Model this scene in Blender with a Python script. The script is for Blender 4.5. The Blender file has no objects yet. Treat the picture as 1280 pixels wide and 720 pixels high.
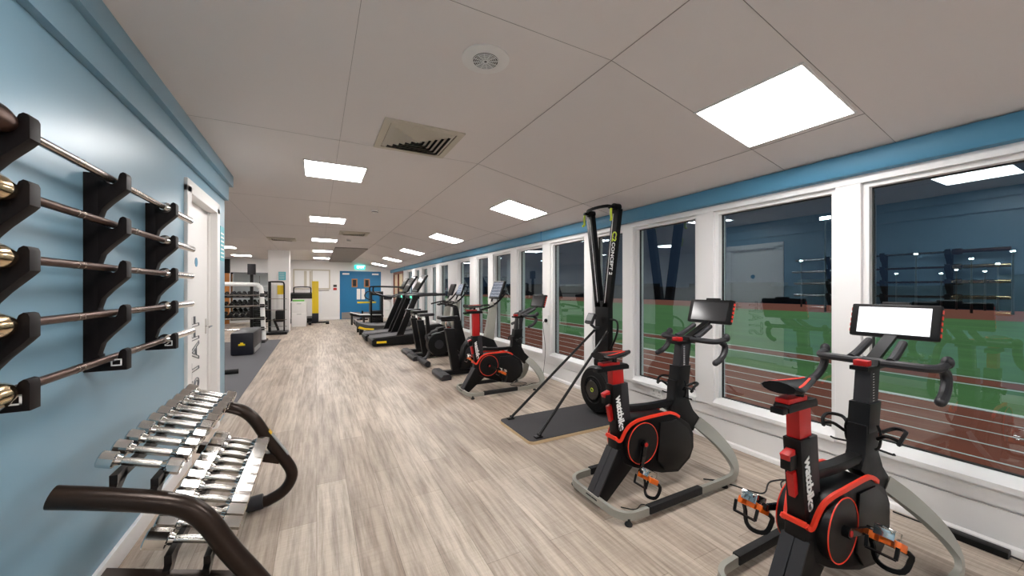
import bpy, bmesh, math, random
from mathutils import Vector, Matrix
random.seed(7)
C = bpy.context.scene.collection
PI = math.pi
# ------------------------------------------------------------------ camera
H = 1.35
cam_d = bpy.data.cameras.new('camera'); cam = bpy.data.objects.new('camera', cam_d); C.objects.link(cam)
cam_d.sensor_width = 36.0; cam_d.lens = 36.0 * 465.0 / 1280.0
cam_d.shift_y = 1.0 / 1280.0
cam_d.clip_start = 0.02; cam_d.clip_end = 500
cam.location = (0, 0, H)
cam.rotation_euler = (PI / 2, 0, -math.atan(244 / 465.0))
bpy.context.scene.camera = cam
# ------------------------------------------------------------------ world, exposure
vs = bpy.context.scene.view_settings
vs.view_transform = 'Standard'; vs.look = 'None'; vs.gamma = 1.0; vs.use_curve_mapping = False
vs.exposure = 1.08
W = bpy.data.worlds.new('night_sky'); bpy.context.scene.world = W; W.use_nodes = True
W.node_tree.nodes['Background'].inputs[0].default_value = (0.010, 0.016, 0.030, 1)
W.node_tree.nodes['Background'].inputs[1].default_value = 0.6
PANEL = 15.0      # emission of the ceiling light panels
# sun lamp added straight above, standing in for the sports ground's floodlights
sd_ = bpy.data.lights.new('floodlight_stand_in_sun', 'SUN'); sd_.energy = 1.15; sd_.angle = math.radians(20); sd_.color = (0.93, 1.0, 0.96)
so_ = bpy.data.objects.new('floodlight_stand_in_sun', sd_); C.objects.link(so_); so_.location = (20, 10, 20)

# ------------------------------------------------------------------ materials
def srgb(r, g, b):
    f = lambda c: (c / 255 / 12.92) if c / 255 <= 0.04045 else ((c / 255 + 0.055) / 1.055) ** 2.4
    return (f(r), f(g), f(b), 1)
def nodes(name):
    m = bpy.data.materials.new(name); m.use_nodes = True
    return m, m.node_tree.nodes, m.node_tree.links, m.node_tree.nodes['Principled BSDF']
def mat(name, col, rough=0.5, metal=0.0, vary=0.06, scale=8.0, bump=0.0, bscale=120.0, coat=0.0, spec=0.5, sc3=(1, 1, 1)):
    m, N, L, p = nodes(name)
    tc = N.new('ShaderNodeTexCoord'); mp = N.new('ShaderNodeMapping'); mp.inputs['Scale'].default_value = sc3
    L.new(tc.outputs['Object'], mp.inputs[0])
    nz = N.new('ShaderNodeTexNoise'); nz.inputs['Scale'].default_value = scale; nz.inputs['Detail'].default_value = 4
    L.new(mp.outputs[0], nz.inputs['Vector'])
    mx = N.new('ShaderNodeMixRGB')
    a = tuple(max(0, c * (1 - vary)) for c in col[:3]) + (1,); b = tuple(min(1, c * (1 + vary)) for c in col[:3]) + (1,)
    mx.inputs[1].default_value = a; mx.inputs[2].default_value = b
    L.new(nz.outputs['Fac'], mx.inputs[0]); L.new(mx.outputs[0], p.inputs['Base Color'])
    mr = N.new('ShaderNodeMapRange'); mr.inputs['To Min'].default_value = max(0.02, rough * 0.88); mr.inputs['To Max'].default_value = min(1, rough * 1.12)
    L.new(nz.outputs['Fac'], mr.inputs['Value']); L.new(mr.outputs[0], p.inputs['Roughness'])
    p.inputs['Metallic'].default_value = metal; p.inputs['Coat Weight'].default_value = coat
    p.inputs['Specular IOR Level'].default_value = spec
    if bump:
        n2 = N.new('ShaderNodeTexNoise'); n2.inputs['Scale'].default_value = bscale; L.new(mp.outputs[0], n2.inputs['Vector'])
        bp = N.new('ShaderNodeBump'); bp.inputs['Strength'].default_value = bump; bp.inputs['Distance'].default_value = 0.002
        L.new(n2.outputs['Fac'], bp.inputs['Height']); L.new(bp.outputs[0], p.inputs['Normal'])
    return m
def emis(name, col, s):
    m, N, L, p = nodes(name)
    p.inputs['Base Color'].default_value = col; p.inputs['Emission Color'].default_value = col; p.inputs['Emission Strength'].default_value = s
    return m
def glass_mat(name, tint=(0.86, 0.93, 0.92, 1), ior=2.45):
    m = bpy.data.materials.new(name); m.use_nodes = True; N = m.node_tree.nodes; L = m.node_tree.links
    N.remove(N['Principled BSDF']); out = N['Material Output']
    fr = N.new('ShaderNodeFresnel'); fr.inputs['IOR'].default_value = ior
    tr = N.new('ShaderNodeBsdfTransparent'); tr.inputs[0].default_value = tint
    gl = N.new('ShaderNodeBsdfGlossy'); gl.inputs['Roughness'].default_value = 0.0; gl.inputs[0].default_value = (0.72, 0.90, 1, 1)
    mx = N.new('ShaderNodeMixShader'); ge = N.new('ShaderNodeNewGeometry'); om = N.new('ShaderNodeMath'); om.operation = 'SUBTRACT'; om.inputs[0].default_value = 1.0; L.new(ge.outputs['Backfacing'], om.inputs[1])
    ml = N.new('ShaderNodeMath'); ml.operation = 'MULTIPLY'; L.new(fr.outputs[0], ml.inputs[0]); L.new(om.outputs[0], ml.inputs[1])
    L.new(ml.outputs[0], mx.inputs[0]); L.new(tr.outputs[0], mx.inputs[1]); L.new(gl.outputs[0], mx.inputs[2])
    L.new(mx.outputs[0], out.inputs[0]); return m
def floor_mat():
    m, N, L, p = nodes('pale_wood_plank_floor')
    tc = N.new('ShaderNodeTexCoord'); mp = N.new('ShaderNodeMapping'); L.new(tc.outputs['Object'], mp.inputs[0])
    mp.inputs['Rotation'].default_value = (0, 0, PI / 2)
    br = N.new('ShaderNodeTexBrick'); br.offset = 0.37; br.inputs['Scale'].default_value = 1.0
    br.inputs['Brick Width'].default_value = 1.22; br.inputs['Row Height'].default_value = 0.185
    br.inputs['Mortar Size'].default_value = 0.0015; br.inputs['Mortar Smooth'].default_value = 0.6
    br.inputs['Color1'].default_value = srgb(196, 184, 171); br.inputs['Color2'].default_value = srgb(172, 158, 145); br.inputs['Mortar'].default_value = srgb(128, 115, 104)
    L.new(mp.outputs[0], br.inputs['Vector'])
    m2 = N.new('ShaderNodeMapping'); m2.inputs['Scale'].default_value = (27, 1.5, 1); L.new(tc.outputs['Object'], m2.inputs[0])
    nz = N.new('ShaderNodeTexNoise'); nz.inputs['Scale'].default_value = 1.0; nz.inputs['Detail'].default_value = 8; nz.inputs['Roughness'].default_value = 0.7
    L.new(m2.outputs[0], nz.inputs['Vector'])
    m3 = N.new('ShaderNodeMapping'); m3.inputs['Scale'].default_value = (5, 1.1, 1); L.new(tc.outputs['Object'], m3.inputs[0])
    n2 = N.new('ShaderNodeTexNoise'); n2.inputs['Scale'].default_value = 1.0; n2.inputs['Detail'].default_value = 6; L.new(m3.outputs[0], n2.inputs['Vector'])
    # fine cross sawn marks
    m4 = N.new('ShaderNodeMapping'); m4.inputs['Scale'].default_value = (6, 90, 1); L.new(tc.outputs['Object'], m4.inputs[0])
    n3 = N.new('ShaderNodeTexNoise'); n3.inputs['Scale'].default_value = 1.0; n3.inputs['Detail'].default_value = 3; L.new(m4.outputs[0], n3.inputs['Vector'])
    r1 = N.new('ShaderNodeValToRGB'); r1.color_ramp.elements[0].position = 0.33; r1.color_ramp.elements[0].color = (0.47, 0.42, 0.38, 1); r1.color_ramp.elements[1].position = 0.58; r1.color_ramp.elements[1].color = (1.06, 1.05, 1.04, 1)
    L.new(nz.outputs['Fac'], r1.inputs[0])
    r2 = N.new('ShaderNodeValToRGB'); r2.color_ramp.elements[0].position = 0.3; r2.color_ramp.elements[0].color = (0.72, 0.70, 0.68, 1); r2.color_ramp.elements[1].position = 0.65; r2.color_ramp.elements[1].color = (1.08, 1.07, 1.06, 1)
    L.new(n2.outputs['Fac'], r2.inputs[0])
    r3 = N.new('ShaderNodeValToRGB'); r3.color_ramp.elements[0].position = 0.3; r3.color_ramp.elements[0].color = (0.93, 0.925, 0.92, 1); r3.color_ramp.elements[1].position = 0.6; r3.color_ramp.elements[1].color = (1.04, 1.04, 1.04, 1)
    L.new(n3.outputs['Fac'], r3.inputs[0])
    prev = br.outputs['Color']
    for r in (r1, r2, r3):
        mx = N.new('ShaderNodeMixRGB'); mx.blend_type = 'MULTIPLY'; mx.inputs[0].default_value = 0.85
        L.new(prev, mx.inputs[1]); L.new(r.outputs[0], mx.inputs[2]); prev = mx.outputs[0]
    L.new(prev, p.inputs['Base Color']); p.inputs['Roughness'].default_value = 0.42; p.inputs['Specular IOR Level'].default_value = 0.35
    bp = N.new('ShaderNodeBump'); bp.inputs['Strength'].default_value = 0.12; bp.inputs['Distance'].default_value = 0.002
    L.new(nz.outputs['Fac'], bp.inputs['Height']); L.new(bp.outputs[0], p.inputs['Normal'])
    return m
def screen_mat(name, bg, fg, s):
    m, N, L, p = nodes(name)
    tc = N.new('ShaderNodeTexCoord'); br = N.new('ShaderNodeTexBrick'); L.new(tc.outputs['Object'], br.inputs['Vector'])
    br.inputs['Scale'].default_value = 14; br.inputs['Color1'].default_value = bg; br.inputs['Color2'].default_value = bg; br.inputs['Mortar'].default_value = fg
    L.new(br.outputs['Color'], p.inputs['Emission Color']); L.new(br.outputs['Color'], p.inputs['Base Color'])
    p.inputs['Emission Strength'].default_value = s; p.inputs['Roughness'].default_value = 0.15; return m

M = {
 'floor': floor_mat(),
 'wall_blue': mat('pale_blue_wall_paint', srgb(122, 157, 176), 0.34, vary=0.02, scale=1.5, bump=0.06, bscale=90, spec=0.6),
 'wall_white': mat('white_wall_paint', srgb(232, 230, 229), 0.6, vary=0.02, scale=2, bump=0.05),
 'ceiling': mat('white_ceiling_board', srgb(226, 220, 218), 0.85, vary=0.015, scale=0.8, spec=0.2),
 'panel_grey': mat('grey_ceiling_panel', srgb(150, 144, 140), 0.9),
 'joint': mat('ceiling_joint_grey', srgb(150, 144, 140), 0.9),
 'frame_white': mat('white_window_frame_paint', srgb(236, 234, 233), 0.42, vary=0.02, scale=3),
 'band_blue': mat('mid_blue_trim_paint', srgb(76, 136, 168), 0.5, vary=0.04, scale=5),
 'door_blue': mat('blue_door_paint', srgb(22, 112, 160), 0.5, vary=0.03),
 'door_white': mat('white_door_paint', srgb(226, 224, 222), 0.4, vary=0.015),
 'kick': mat('grey_steel_kickplate', srgb(150, 145, 142), 0.45, 0.6),
 'glass': glass_mat('window_glass'),
 'rubber_gasket': mat('dark_gasket', srgb(40, 42, 42), 0.6),
 'black': mat('black_satin_plastic', srgb(13, 12, 13), 0.42, vary=0.1, scale=30, spec=0.25),
 'black_gloss': mat('black_gloss_plastic', srgb(9, 9, 10), 0.2, coat=0.2),
 'black_metal': mat('black_powder_coated_steel', srgb(11, 10, 11), 0.38, spec=0.35, vary=0.1, bump=0.1, bscale=400),
 'rubber': mat('black_rubber', srgb(17, 17, 18), 0.75, vary=0.15, scale=40, bump=0.3, bscale=300),
 'bracket': mat('dark_brown_black_bracket_steel', srgb(14, 7, 7), 0.5, vary=0.08, spec=0.2),
 'graphite': mat('graphite_grey_plastic', srgb(42, 41, 44), 0.5, vary=0.06, spec=0.35),
 'silver': mat('warm_silver_frame_paint', srgb(160, 159, 150), 0.42, 0.25, vary=0.04),
 'red': mat('bright_red_plastic', srgb(180, 18, 16), 0.38, vary=0.05),
 'red_orange': mat('red_orange_plastic', srgb(232, 58, 34), 0.4, vary=0.05),
 'orange': mat('orange_pedal_plastic', srgb(240, 110, 22), 0.4, vary=0.08),
 'chrome': mat('chrome', srgb(226, 224, 220), 0.10, 1.0, vary=0.05, scale=60),
 'chrome_worn': mat('worn_chrome_with_fine_scuffs', srgb(200, 197, 190), 0.22, 1.0, vary=0.12, scale=70, bump=0.3, bscale=260),
 'brass': mat('warm_polished_sleeve_metal', srgb(214, 190, 150), 0.14, 1.0, vary=0.08, scale=50),
 'bronze': mat('dark_bronze_bar_metal', srgb(88, 62, 50), 0.30, 0.9, vary=0.15, scale=60, bump=0.3, bscale=700),
 'steel_bar': mat('satin_steel_bar_metal', srgb(170, 160, 150), 0.24, 1.0, vary=0.12, scale=60),
 'rack_tube': mat('dark_bronze_rack_paint', srgb(46, 34, 27), 0.30, 0.55, vary=0.12, scale=40),
 'rack_black': mat('near_black_rack_steel', srgb(30, 25, 23), 0.35, 0.4, vary=0.1),
 'label': mat('grey_warning_label', srgb(150, 150, 150), 0.5, vary=0.25, scale=120),
 'label_yellow': mat('yellow_label', srgb(228, 176, 40), 0.5),
 'white': mat('white_plastic', srgb(232, 231, 228), 0.4, vary=0.02),
 'white_ink': mat('white_lettering', srgb(238, 238, 236), 0.5, vary=0.02),
 'grey_ink': mat('grey_letter_outline', srgb(96, 98, 102), 0.5),
 'yellow': mat('yellow_plastic', srgb(238, 205, 30), 0.42, vary=0.05),
 'lime': mat('lime_yellow_plastic', srgb(196, 214, 30), 0.4, vary=0.05),
 'green': mat('green_plastic', srgb(110, 190, 80), 0.5),
 'teal': mat('teal_printed_poster', srgb(84, 176, 190), 0.5, vary=0.25, scale=25),
 'ply': mat('birch_plywood_edge', srgb(206, 180, 142), 0.6, vary=0.15, scale=6, sc3=(1, 1, 60)),
 'mat_top': mat('charcoal_rubber_mat', srgb(50, 48, 50), 0.8, vary=0.18, scale=120, bump=0.3, bscale=300),
 'gym_mat': mat('grey_rubber_gym_flooring', srgb(92, 92, 96), 0.85, vary=0.1, scale=150),
 'panel': emis('light_panel_diffuser', (1.0, 0.975, 0.955, 1), PANEL),
 'panel_frame': mat('white_light_frame', srgb(228, 226, 224), 0.5),
 'vent': mat('cream_vent_metal', srgb(196, 188, 172), 0.5, vary=0.03),
 'dark': mat('vent_shadow_interior', srgb(22, 20, 18), 0.9),
 'screen_on': screen_mat('lit_screen', srgb(236, 238, 240), srgb(206, 212, 218), 0.38),
 'screen_dark': mat('dark_screen_glass', srgb(44, 44, 46), 0.12, vary=0.02),
 'screen_busy': screen_mat('lit_menu_screen', srgb(70, 78, 92), srgb(170, 178, 190), 0.35),
 'screen_green': emis('green_led_display', (0.05, 0.75, 0.35, 1), 1.2),
 'exit': emis('lit_exit_sign_face', srgb(40, 200, 180), 1.0),
 'exit_ink': emis('lit_exit_letters', (1, 1, 1, 1), 1.6),
 'wood': mat('orange_varnished_wood', srgb(176, 112, 52), 0.45, vary=0.2, scale=6, sc3=(8, 8, 1)),
 'wood_red': mat('red_brown_varnished_wood', srgb(112, 46, 22), 0.45, vary=0.2, scale=6, sc3=(8, 8, 1)),
 'pane_warm': mat('frosted_warm_door_pane', srgb(196, 176, 140), 0.35),
 'mirror': mat('mirror_silver', srgb(214, 222, 222), 0.02, 1.0, vary=0.0),
 'belt': mat('dark_grey_treadmill_belt', srgb(88, 86, 88), 0.65, vary=0.1, scale=60),
 'navy': mat('navy_black_vinyl', srgb(16, 18, 30), 0.4, vary=0.1),
 'cable': mat('black_cable_rubber', srgb(18, 18, 18), 0.5),
 'grey_dark': mat('dark_grey_metal', srgb(70, 70, 72), 0.4, 0.4),
 'track': mat('red_brown_running_track', srgb(132, 66, 50), 0.9, vary=0.18, scale=3, bump=0.2),
 'grass': mat('dark_green_sports_turf', srgb(80, 118, 66), 0.95, vary=0.45, scale=0.9, sc3=(1.2, 0.25, 1)),
 'line': mat('white_track_line_paint', srgb(220, 222, 220), 0.8),
 'far_dark': mat('dark_far_hedge', srgb(30, 34, 38), 0.95, vary=0.4, scale=0.6),
 'flood': emis('floodlight_lamp', (0.85, 1.0, 0.97, 1), 40.0),
}

# ------------------------------------------------------------------ geometry helpers
class MB:
    def __init__(s): s.bm = bmesh.new(); s.mats = []
    def _m(s, m, faces):
        if m is None: return
        if m not in s.mats: s.mats.append(m)
        i = s.mats.index(m) 
        for f in faces: f.material_index = i + 1
    def box(s, x0, y0, z0, x1, y1, z1, m=None, M4=None, bev=0.0):
        r = bmesh.ops.create_cube(s.bm, size=1.0)
        T = Matrix.Translation(((x0 + x1) / 2, (y0 + y1) / 2, (z0 + z1) / 2)) @ Matrix.Diagonal((abs(x1 - x0), abs(y1 - y0), abs(z1 - z0), 1))
        if M4: T = M4 @ T
        bmesh.ops.transform(s.bm, matrix=T, verts=r['verts'])
        fs = {f for v in r['verts'] for f in v.link_faces}
        if bev:
            es = list({e for v in r['verts'] for e in v.link_edges})
            rr = bmesh.ops.bevel(s.bm, geom=es, offset=bev, segments=2, affect='EDGES', profile=0.6)
            fs = {f for f in fs if f.is_valid} | set(rr['faces'])
        s._m(m, fs); return s
    def quadbar(s, p0, p1, w, h, up=(0, 0, 1), m=None, w1=None, h1=None):
        p0 = Vector(p0); p1 = Vector(p1); d = (p1 - p0).normalized(); up = Vector(up)
        sd = d.cross(up).normalized(); u = sd.cross(d).normalized()
        w1 = w1 or w; h1 = h1 or h
        vs_ = []
        for p, ww, hh in ((p0, w, h), (p1, w1, h1)):
            for a, b in ((-1, -1), (1, -1), (1, 1), (-1, 1)): vs_.append(s.bm.verts.new(p + sd * a * ww / 2 + u * b * hh / 2))
        F = [(3, 2, 1, 0), (4, 5, 6, 7), (0, 1, 5, 4), (1, 2, 6, 5), (2, 3, 7, 6), (3, 0, 4, 7)]
        s._m(m, [s.bm.faces.new([vs_[i] for i in f]) for f in F]); return s
    def sweep(s, pts, prof, up=(0, 0, 1), closed=False, m=None, scales=None):
        # prof: list of (a,b) in (side, up) axes; pts: path
        pts = [Vector(p) for p in pts]; n = len(pts); rings = []; up = Vector(up); prev_u = None
        for i, p in enumerate(pts):
            if closed: d = (pts[(i + 1) % n] - pts[i - 1]).normalized()
            else: d = (pts[min(i + 1, n - 1)] - pts[max(i - 1, 0)]).normalized()
            ref = prev_u if prev_u is not None else up
            if abs(d.dot(ref)) > 0.98: ref = Vector((1, 0, 0)) if abs(d.x) < 0.9 else Vector((0, 1, 0))
            sd = d.cross(ref).normalized(); u = sd.cross(d).normalized()
            if prev_u is not None or True: prev_u = u
            sc = scales[i] if scales else 1.0
            rings.append([s.bm.verts.new(p + sd * a * sc + u * b * sc) for a, b in prof])
        k = len(prof); fs = []
        for i in range(n if closed else n - 1):
            r0 = rings[i]; r1 = rings[(i + 1) % n]
            for j in range(k): fs.append(s.bm.faces.new((r0[j], r0[(j + 1) % k], r1[(j + 1) % k], r1[j])))
        if not closed:
            fs.append(s.bm.faces.new(rings[0][::-1])); fs.append(s.bm.faces.new(rings[-1]))
        s._m(m, fs); return s
    def tube(s, pts, r, seg=10, closed=False, m=None, scales=None, smooth=0):
        if smooth: pts = spline(pts, smooth, closed)
        return s.sweep(pts, [(math.cos(2 * PI * i / seg) * r, math.sin(2 * PI * i / seg) * r) for i in range(seg)], closed=closed, m=m, scales=scales)
    def cyl(s, p0, p1, r0, r1=None, seg=20, m=None, bev=0.0):
        r1 = r0 if r1 is None else r1
        p0 = Vector(p0); p1 = Vector(p1)
        if not bev: return s.tube([p0, p1], 1.0, seg, m=m, scales=[r0, r1])
        d = (p1 - p0).normalized()
        return s.tube([p0, p0 + d * bev, p1 - d * bev, p1], 1.0, seg, m=m, scales=[r0 - bev, r0, r1, r1 - bev])
    def prism(s, prof, y0, y1, axis='y', m=None, bev=0.0):
        # prof in (x,z) for axis y ; (y,z) for axis x ; (x,y) for axis z
        def V(a, b, t): return {'y': (a, t, b), 'x': (t, a, b), 'z': (a, b, t)}[axis]
        A = [s.bm.verts.new(V(a, b, y0)) for a, b in prof]; B = [s.bm.verts.new(V(a, b, y1)) for a, b in prof]
        k = len(prof); fs = [s.bm.faces.new(A), s.bm.faces.new(B[::-1])]
        for j in range(k): fs.append(s.bm.faces.new((A[j], B[j], B[(j + 1) % k], A[(j + 1) % k])))
        bmesh.ops.recalc_face_normals(s.bm, faces=fs)
        if bev:
            es = list({e for f in fs[:2] for e in f.edges})
            rr = bmesh.ops.bevel(s.bm, geom=es, offset=bev, segments=2, affect='EDGES', profile=0.6)
            fs = [f for f in fs if f.is_valid] + list(rr['faces'])
        s._m(m, fs); return s
    def ball(s, c, r, sc=(1, 1, 1), seg=16, m=None, M4=None):
        rr = bmesh.ops.create_uvsphere(s.bm, u_segments=seg, v_segments=seg // 2 + 2, radius=r)
        T = Matrix.Translation(c) @ Matrix.Diagonal((*sc, 1))
        if M4: T = M4 @ T
        bmesh.ops.transform(s.bm, matrix=T, verts=rr['verts'])
        s._m(m, {f for v in rr['verts'] for f in v.link_faces}); return s
    def ring(s, c, r, t, axis='y', seg=40, m=None, sc=1.0):
        c = Vector(c); pts = []
        for i in range(seg):
            a = 2 * PI * i / seg; x, z = math.cos(a) * r, math.sin(a) * r * sc
            pts.append(c + {'y': Vector((x, 0, z)), 'x': Vector((0, x, z)), 'z': Vector((x, z, 0))}[axis])
        return s.tube(pts, t, 6, closed=True, m=m)
    def build(s, name, m, parent=None, smooth=True, xf=None, bevel=0.0):
        if xf: bmesh.ops.transform(s.bm, matrix=xf, verts=s.bm.verts)
        bmesh.ops.recalc_face_normals(s.bm, faces=s.bm.faces)
        me = bpy.data.meshes.new(name); s.bm.to_mesh(me); s.bm.free()
        me.materials.append(M[m])
        for q in s.mats: me.materials.append(M[q])
        if smooth:
            for p in me.polygons: p.use_smooth = True
            me.set_sharp_from_angle(angle=math.radians(35))
        o = bpy.data.objects.new(name, me); C.objects.link(o)
        if parent: o.parent = parent
        if bevel:
            b = o.modifiers.new('bevel', 'BEVEL'); b.width = bevel; b.segments = 2; b.limit_method = 'ANGLE'; b.angle_limit = math.radians(40)
        return o
def spline(pts, n=6, closed=False):
    P = [Vector(p) for p in pts]; out = []; k = len(P)
    rng = range(k) if closed else range(k - 1)
    for i in rng:
        if closed: a, b, c, d = P[i - 1], P[i], P[(i + 1) % k], P[(i + 2) % k]
        else: b, c = P[i], P[i + 1]; a = P[i - 1] if i else b * 2 - c; d = P[i + 2] if i + 2 < k else c * 2 - b
        for j in range(n):
            t = j / n
            out.append(0.5 * ((2 * b) + (c - a) * t + (2 * a - 5 * b + 4 * c - d) * t * t + (3 * b - a - 3 * c + d) * t ** 3))
    if not closed: out.append(P[-1])
    return out
def text(name, body, size, m, parent, xf, ext=0.0008, offset=0.0, outline=0.0, spacing=1.0):
    cu = bpy.data.curves.new(name, 'FONT'); cu.body = body; cu.size = size; cu.align_x = 'CENTER'; cu.align_y = 'CENTER'; cu.space_character = spacing
    cu.extrude = ext; cu.offset = offset
    if outline: cu.fill_mode = 'NONE'; cu.extrude = 0; cu.bevel_depth = outline; cu.bevel_resolution = 1
    t = bpy.data.objects.new(name + '_tmp', cu); C.objects.link(t)
    bpy.context.view_layer.update()
    me = bpy.data.meshes.new_from_object(t.evaluated_get(bpy.context.evaluated_depsgraph_get()))
    bpy.data.objects.remove(t); bpy.data.curves.remove(cu)
    me.transform(xf); me.materials.clear(); me.materials.append(M[m]); me.name = name
    o = bpy.data.objects.new(name, me); C.objects.link(o)
    if parent: o.parent = parent
    return o
def frame(ox, ax, ay):            # matrix: text x axis -> ax, text y axis -> ay, origin ox
    ax = Vector(ax).normalized(); ay = Vector(ay).normalized(); az = ax.cross(ay)
    m = Matrix.Identity(4)
    for i in range(3): m[i][0] = ax[i]; m[i][1] = ay[i]; m[i][2] = az[i]; m[i][3] = ox[i]
    return m
def tag(o, label, cat, group=None):
    o['label'] = label; o['category'] = cat
    if group: o['group'] = group
    return o
def thing(name, label, cat, loc=(0, 0, 0), rz=0, group=None):
    o = bpy.data.objects.new(name, None); C.objects.link(o); o.empty_display_size = 0.1
    o.location = loc; o.rotation_euler = (0, 0, rz); return tag(o, label, cat, group)
def struct(o): o['kind'] = 'structure'; return o
def copy_tree(o, parent=None):
    c = o.copy(); C.objects.link(c); c.parent = parent
    for ch in list(o.children): copy_tree(ch, c)
    return c
def part_label(o, l): o['label'] = l; return o

# ================================================================== THE SETTING
LW = -0.87; LWE = 4.93; FAR = 18.1; RW = 3.11; CZ = 2.56; CX = 1.382; BK = -3.0; LX = -5.0
SL = 0.197
def cz(X): return CZ if X < CX else CZ - SL * (X - CX)
struct(MB().box(LX - 0.1, BK - 0.1, -0.1, 3.3, FAR + 0.1, 0.0).build('floor', 'floor', smooth=False))
struct(MB().prism([(LX, CZ), (CX, CZ), (3.3, cz(3.3)), (3.3, cz(3.3) + 0.15), (CX, CZ + 0.15), (LX, CZ + 0.15)], BK - 0.1, FAR + 0.1).build('ceiling', 'ceiling', smooth=False))
j = MB()
for X in (-4.69, -3.47, -2.25, -1.05, 0.165):
    j.box(X - 0.001, BK, CZ - 0.001, X + 0.001, FAR, CZ + 0.002)
j.box(CX - 0.002, BK, CZ - 0.002, CX + 0.002, FAR, CZ + 0.002)
for Y in (-0.95, 1.50, 3.34, 5.79, 8.2, 10.7, 13.1, 15.5):
    j.box(LX, Y - 0.001, CZ - 0.001, CX, Y + 0.001, CZ + 0.002)
    j.quadbar((CX, Y, CZ - 0.0005), (3.12, Y, cz(3.12) - 0.0005), 0.002, 0.003)
j.quadbar((CX, 0.905, CZ - 0.0005), (3.12, 0.905, cz(3.12) - 0.0005), 0.002, 0.003)
j.quadbar((2.655, 0.905, cz(2.655) - 0.0005), (2.655, FAR, cz(2.655) - 0.0005), 0.004, 0.003)
struct(j.build('trim_1', 'joint', smooth=False))
# left wall with door opening
D0, D1, DT = 3.62, 4.55, 2.13
w = MB(); w.box(LW - 0.14, BK, 0, LW, D0, CZ); w.box(LW - 0.14, D1, 0, LW, LWE, CZ); w.box(LW - 0.14, D0, DT, LW, D1, CZ)
struct(w.build('wall_left', 'wall_blue', smooth=False))
struct(MB().box(LW, BK, 2.29, LW + 0.037, LWE, 2.445).build('trim_2', 'wall_blue', smooth=False))
struct(MB().box(LW, BK, 2.445, LW + 0.072, LWE + 0.03, CZ).build('trim_3', 'wall_blue', smooth=False))
struct(MB().box(LW, BK, 0, LW + 0.02, D0 - 0.06, 0.10, bev=0.004).build('baseboard_left', 'frame_white'))
# staff door
d = struct(MB().box(LW - 0.10, D0 + 0.05, 0.005, LW - 0.055, D1 - 0.05, DT - 0.04).build('door_2', 'door_white', smooth=False))
fr = MB()
for a, b in ((D0 - 0.055, D0 + 0.05), (D1 - 0.05, D1 + 0.055)): fr.box(LW - 0.14, a, 0, LW + 0.022, b, DT)
fr.box(LW - 0.14, D0 - 0.055, DT - 0.05, LW + 0.022, D1 + 0.055, DT + 0.05)
for a, b in ((D0 + 0.05, D0 + 0.065), (D1 - 0.065, D1 - 0.05)): fr.box(LW - 0.055, a, 0, LW - 0.035, b, DT - 0.05)
fr.build('door_frame', 'door_white', d, smooth=False, bevel=0.004)
text('staff_lettering', 'STAFF', 0.36, 'grey_ink', d, frame((LW - 0.053, 4.08, 0.80), (0, 0, 1), (0, -1, 0)) @ Matrix.Diagonal((0.64, 1, 1, 1)), outline=0.0055, spacing=1.05)
MB().cyl((LW - 0.056, 4.12, 1.58), (LW - 0.052, 4.12, 1.58), 0.04, seg=24).build('round_sign', 'band_blue', d)
hb = MB(); hb.tube([(LW - 0.056, 4.42, 1.0), (LW - 0.005, 4.42, 1.0), (LW - 0.005, 4.31, 1.0)], 0.009, 8); hb.box(LW - 0.057, 4.40, 0.93, LW - 0.05, 4.44, 1.07)
hb.build('door_handle', 'chrome', d)
# walls beyond
struct(MB().box(LX, LWE - 0.14, 0, LW - 0.14, LWE, CZ).build('wall_alcove', 'wall_white', smooth=False))
struct(MB().box(LX - 0.1, LWE - 0.14, 0, LX, FAR, CZ).build('wall_far_left', 'wall_white', smooth=False))
struct(MB().box(LW - 0.14, BK - 0.1, 0, 3.3, BK, CZ).build('wall_back', 'wall_white', smooth=False))
DB0, DB1, DBT = 0.93, 2.60, 2.11
w = MB(); w.box(LX, FAR, 0, DB0, FAR + 0.1, CZ); w.box(DB1, FAR, 0, 3.3, FAR + 0.1, CZ); w.box(DB0, FAR, DBT, DB1, FAR + 0.1, CZ)
struct(w.build('wall_far', 'wall_white', smooth=False))
# structural pillar in the left bay
struct(MB().box(-1.33, 13.6, 0, -0.76, 14.1, CZ).build('wall_pillar', 'wall_white', smooth=False, bevel=0.006))
# grey dropped panel at the far end
struct(MB().box(0.47, 11.9, CZ - 0.03, 1.36, FAR - 0.05, CZ).build('trim_4', 'panel_grey', smooth=False))
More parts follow.
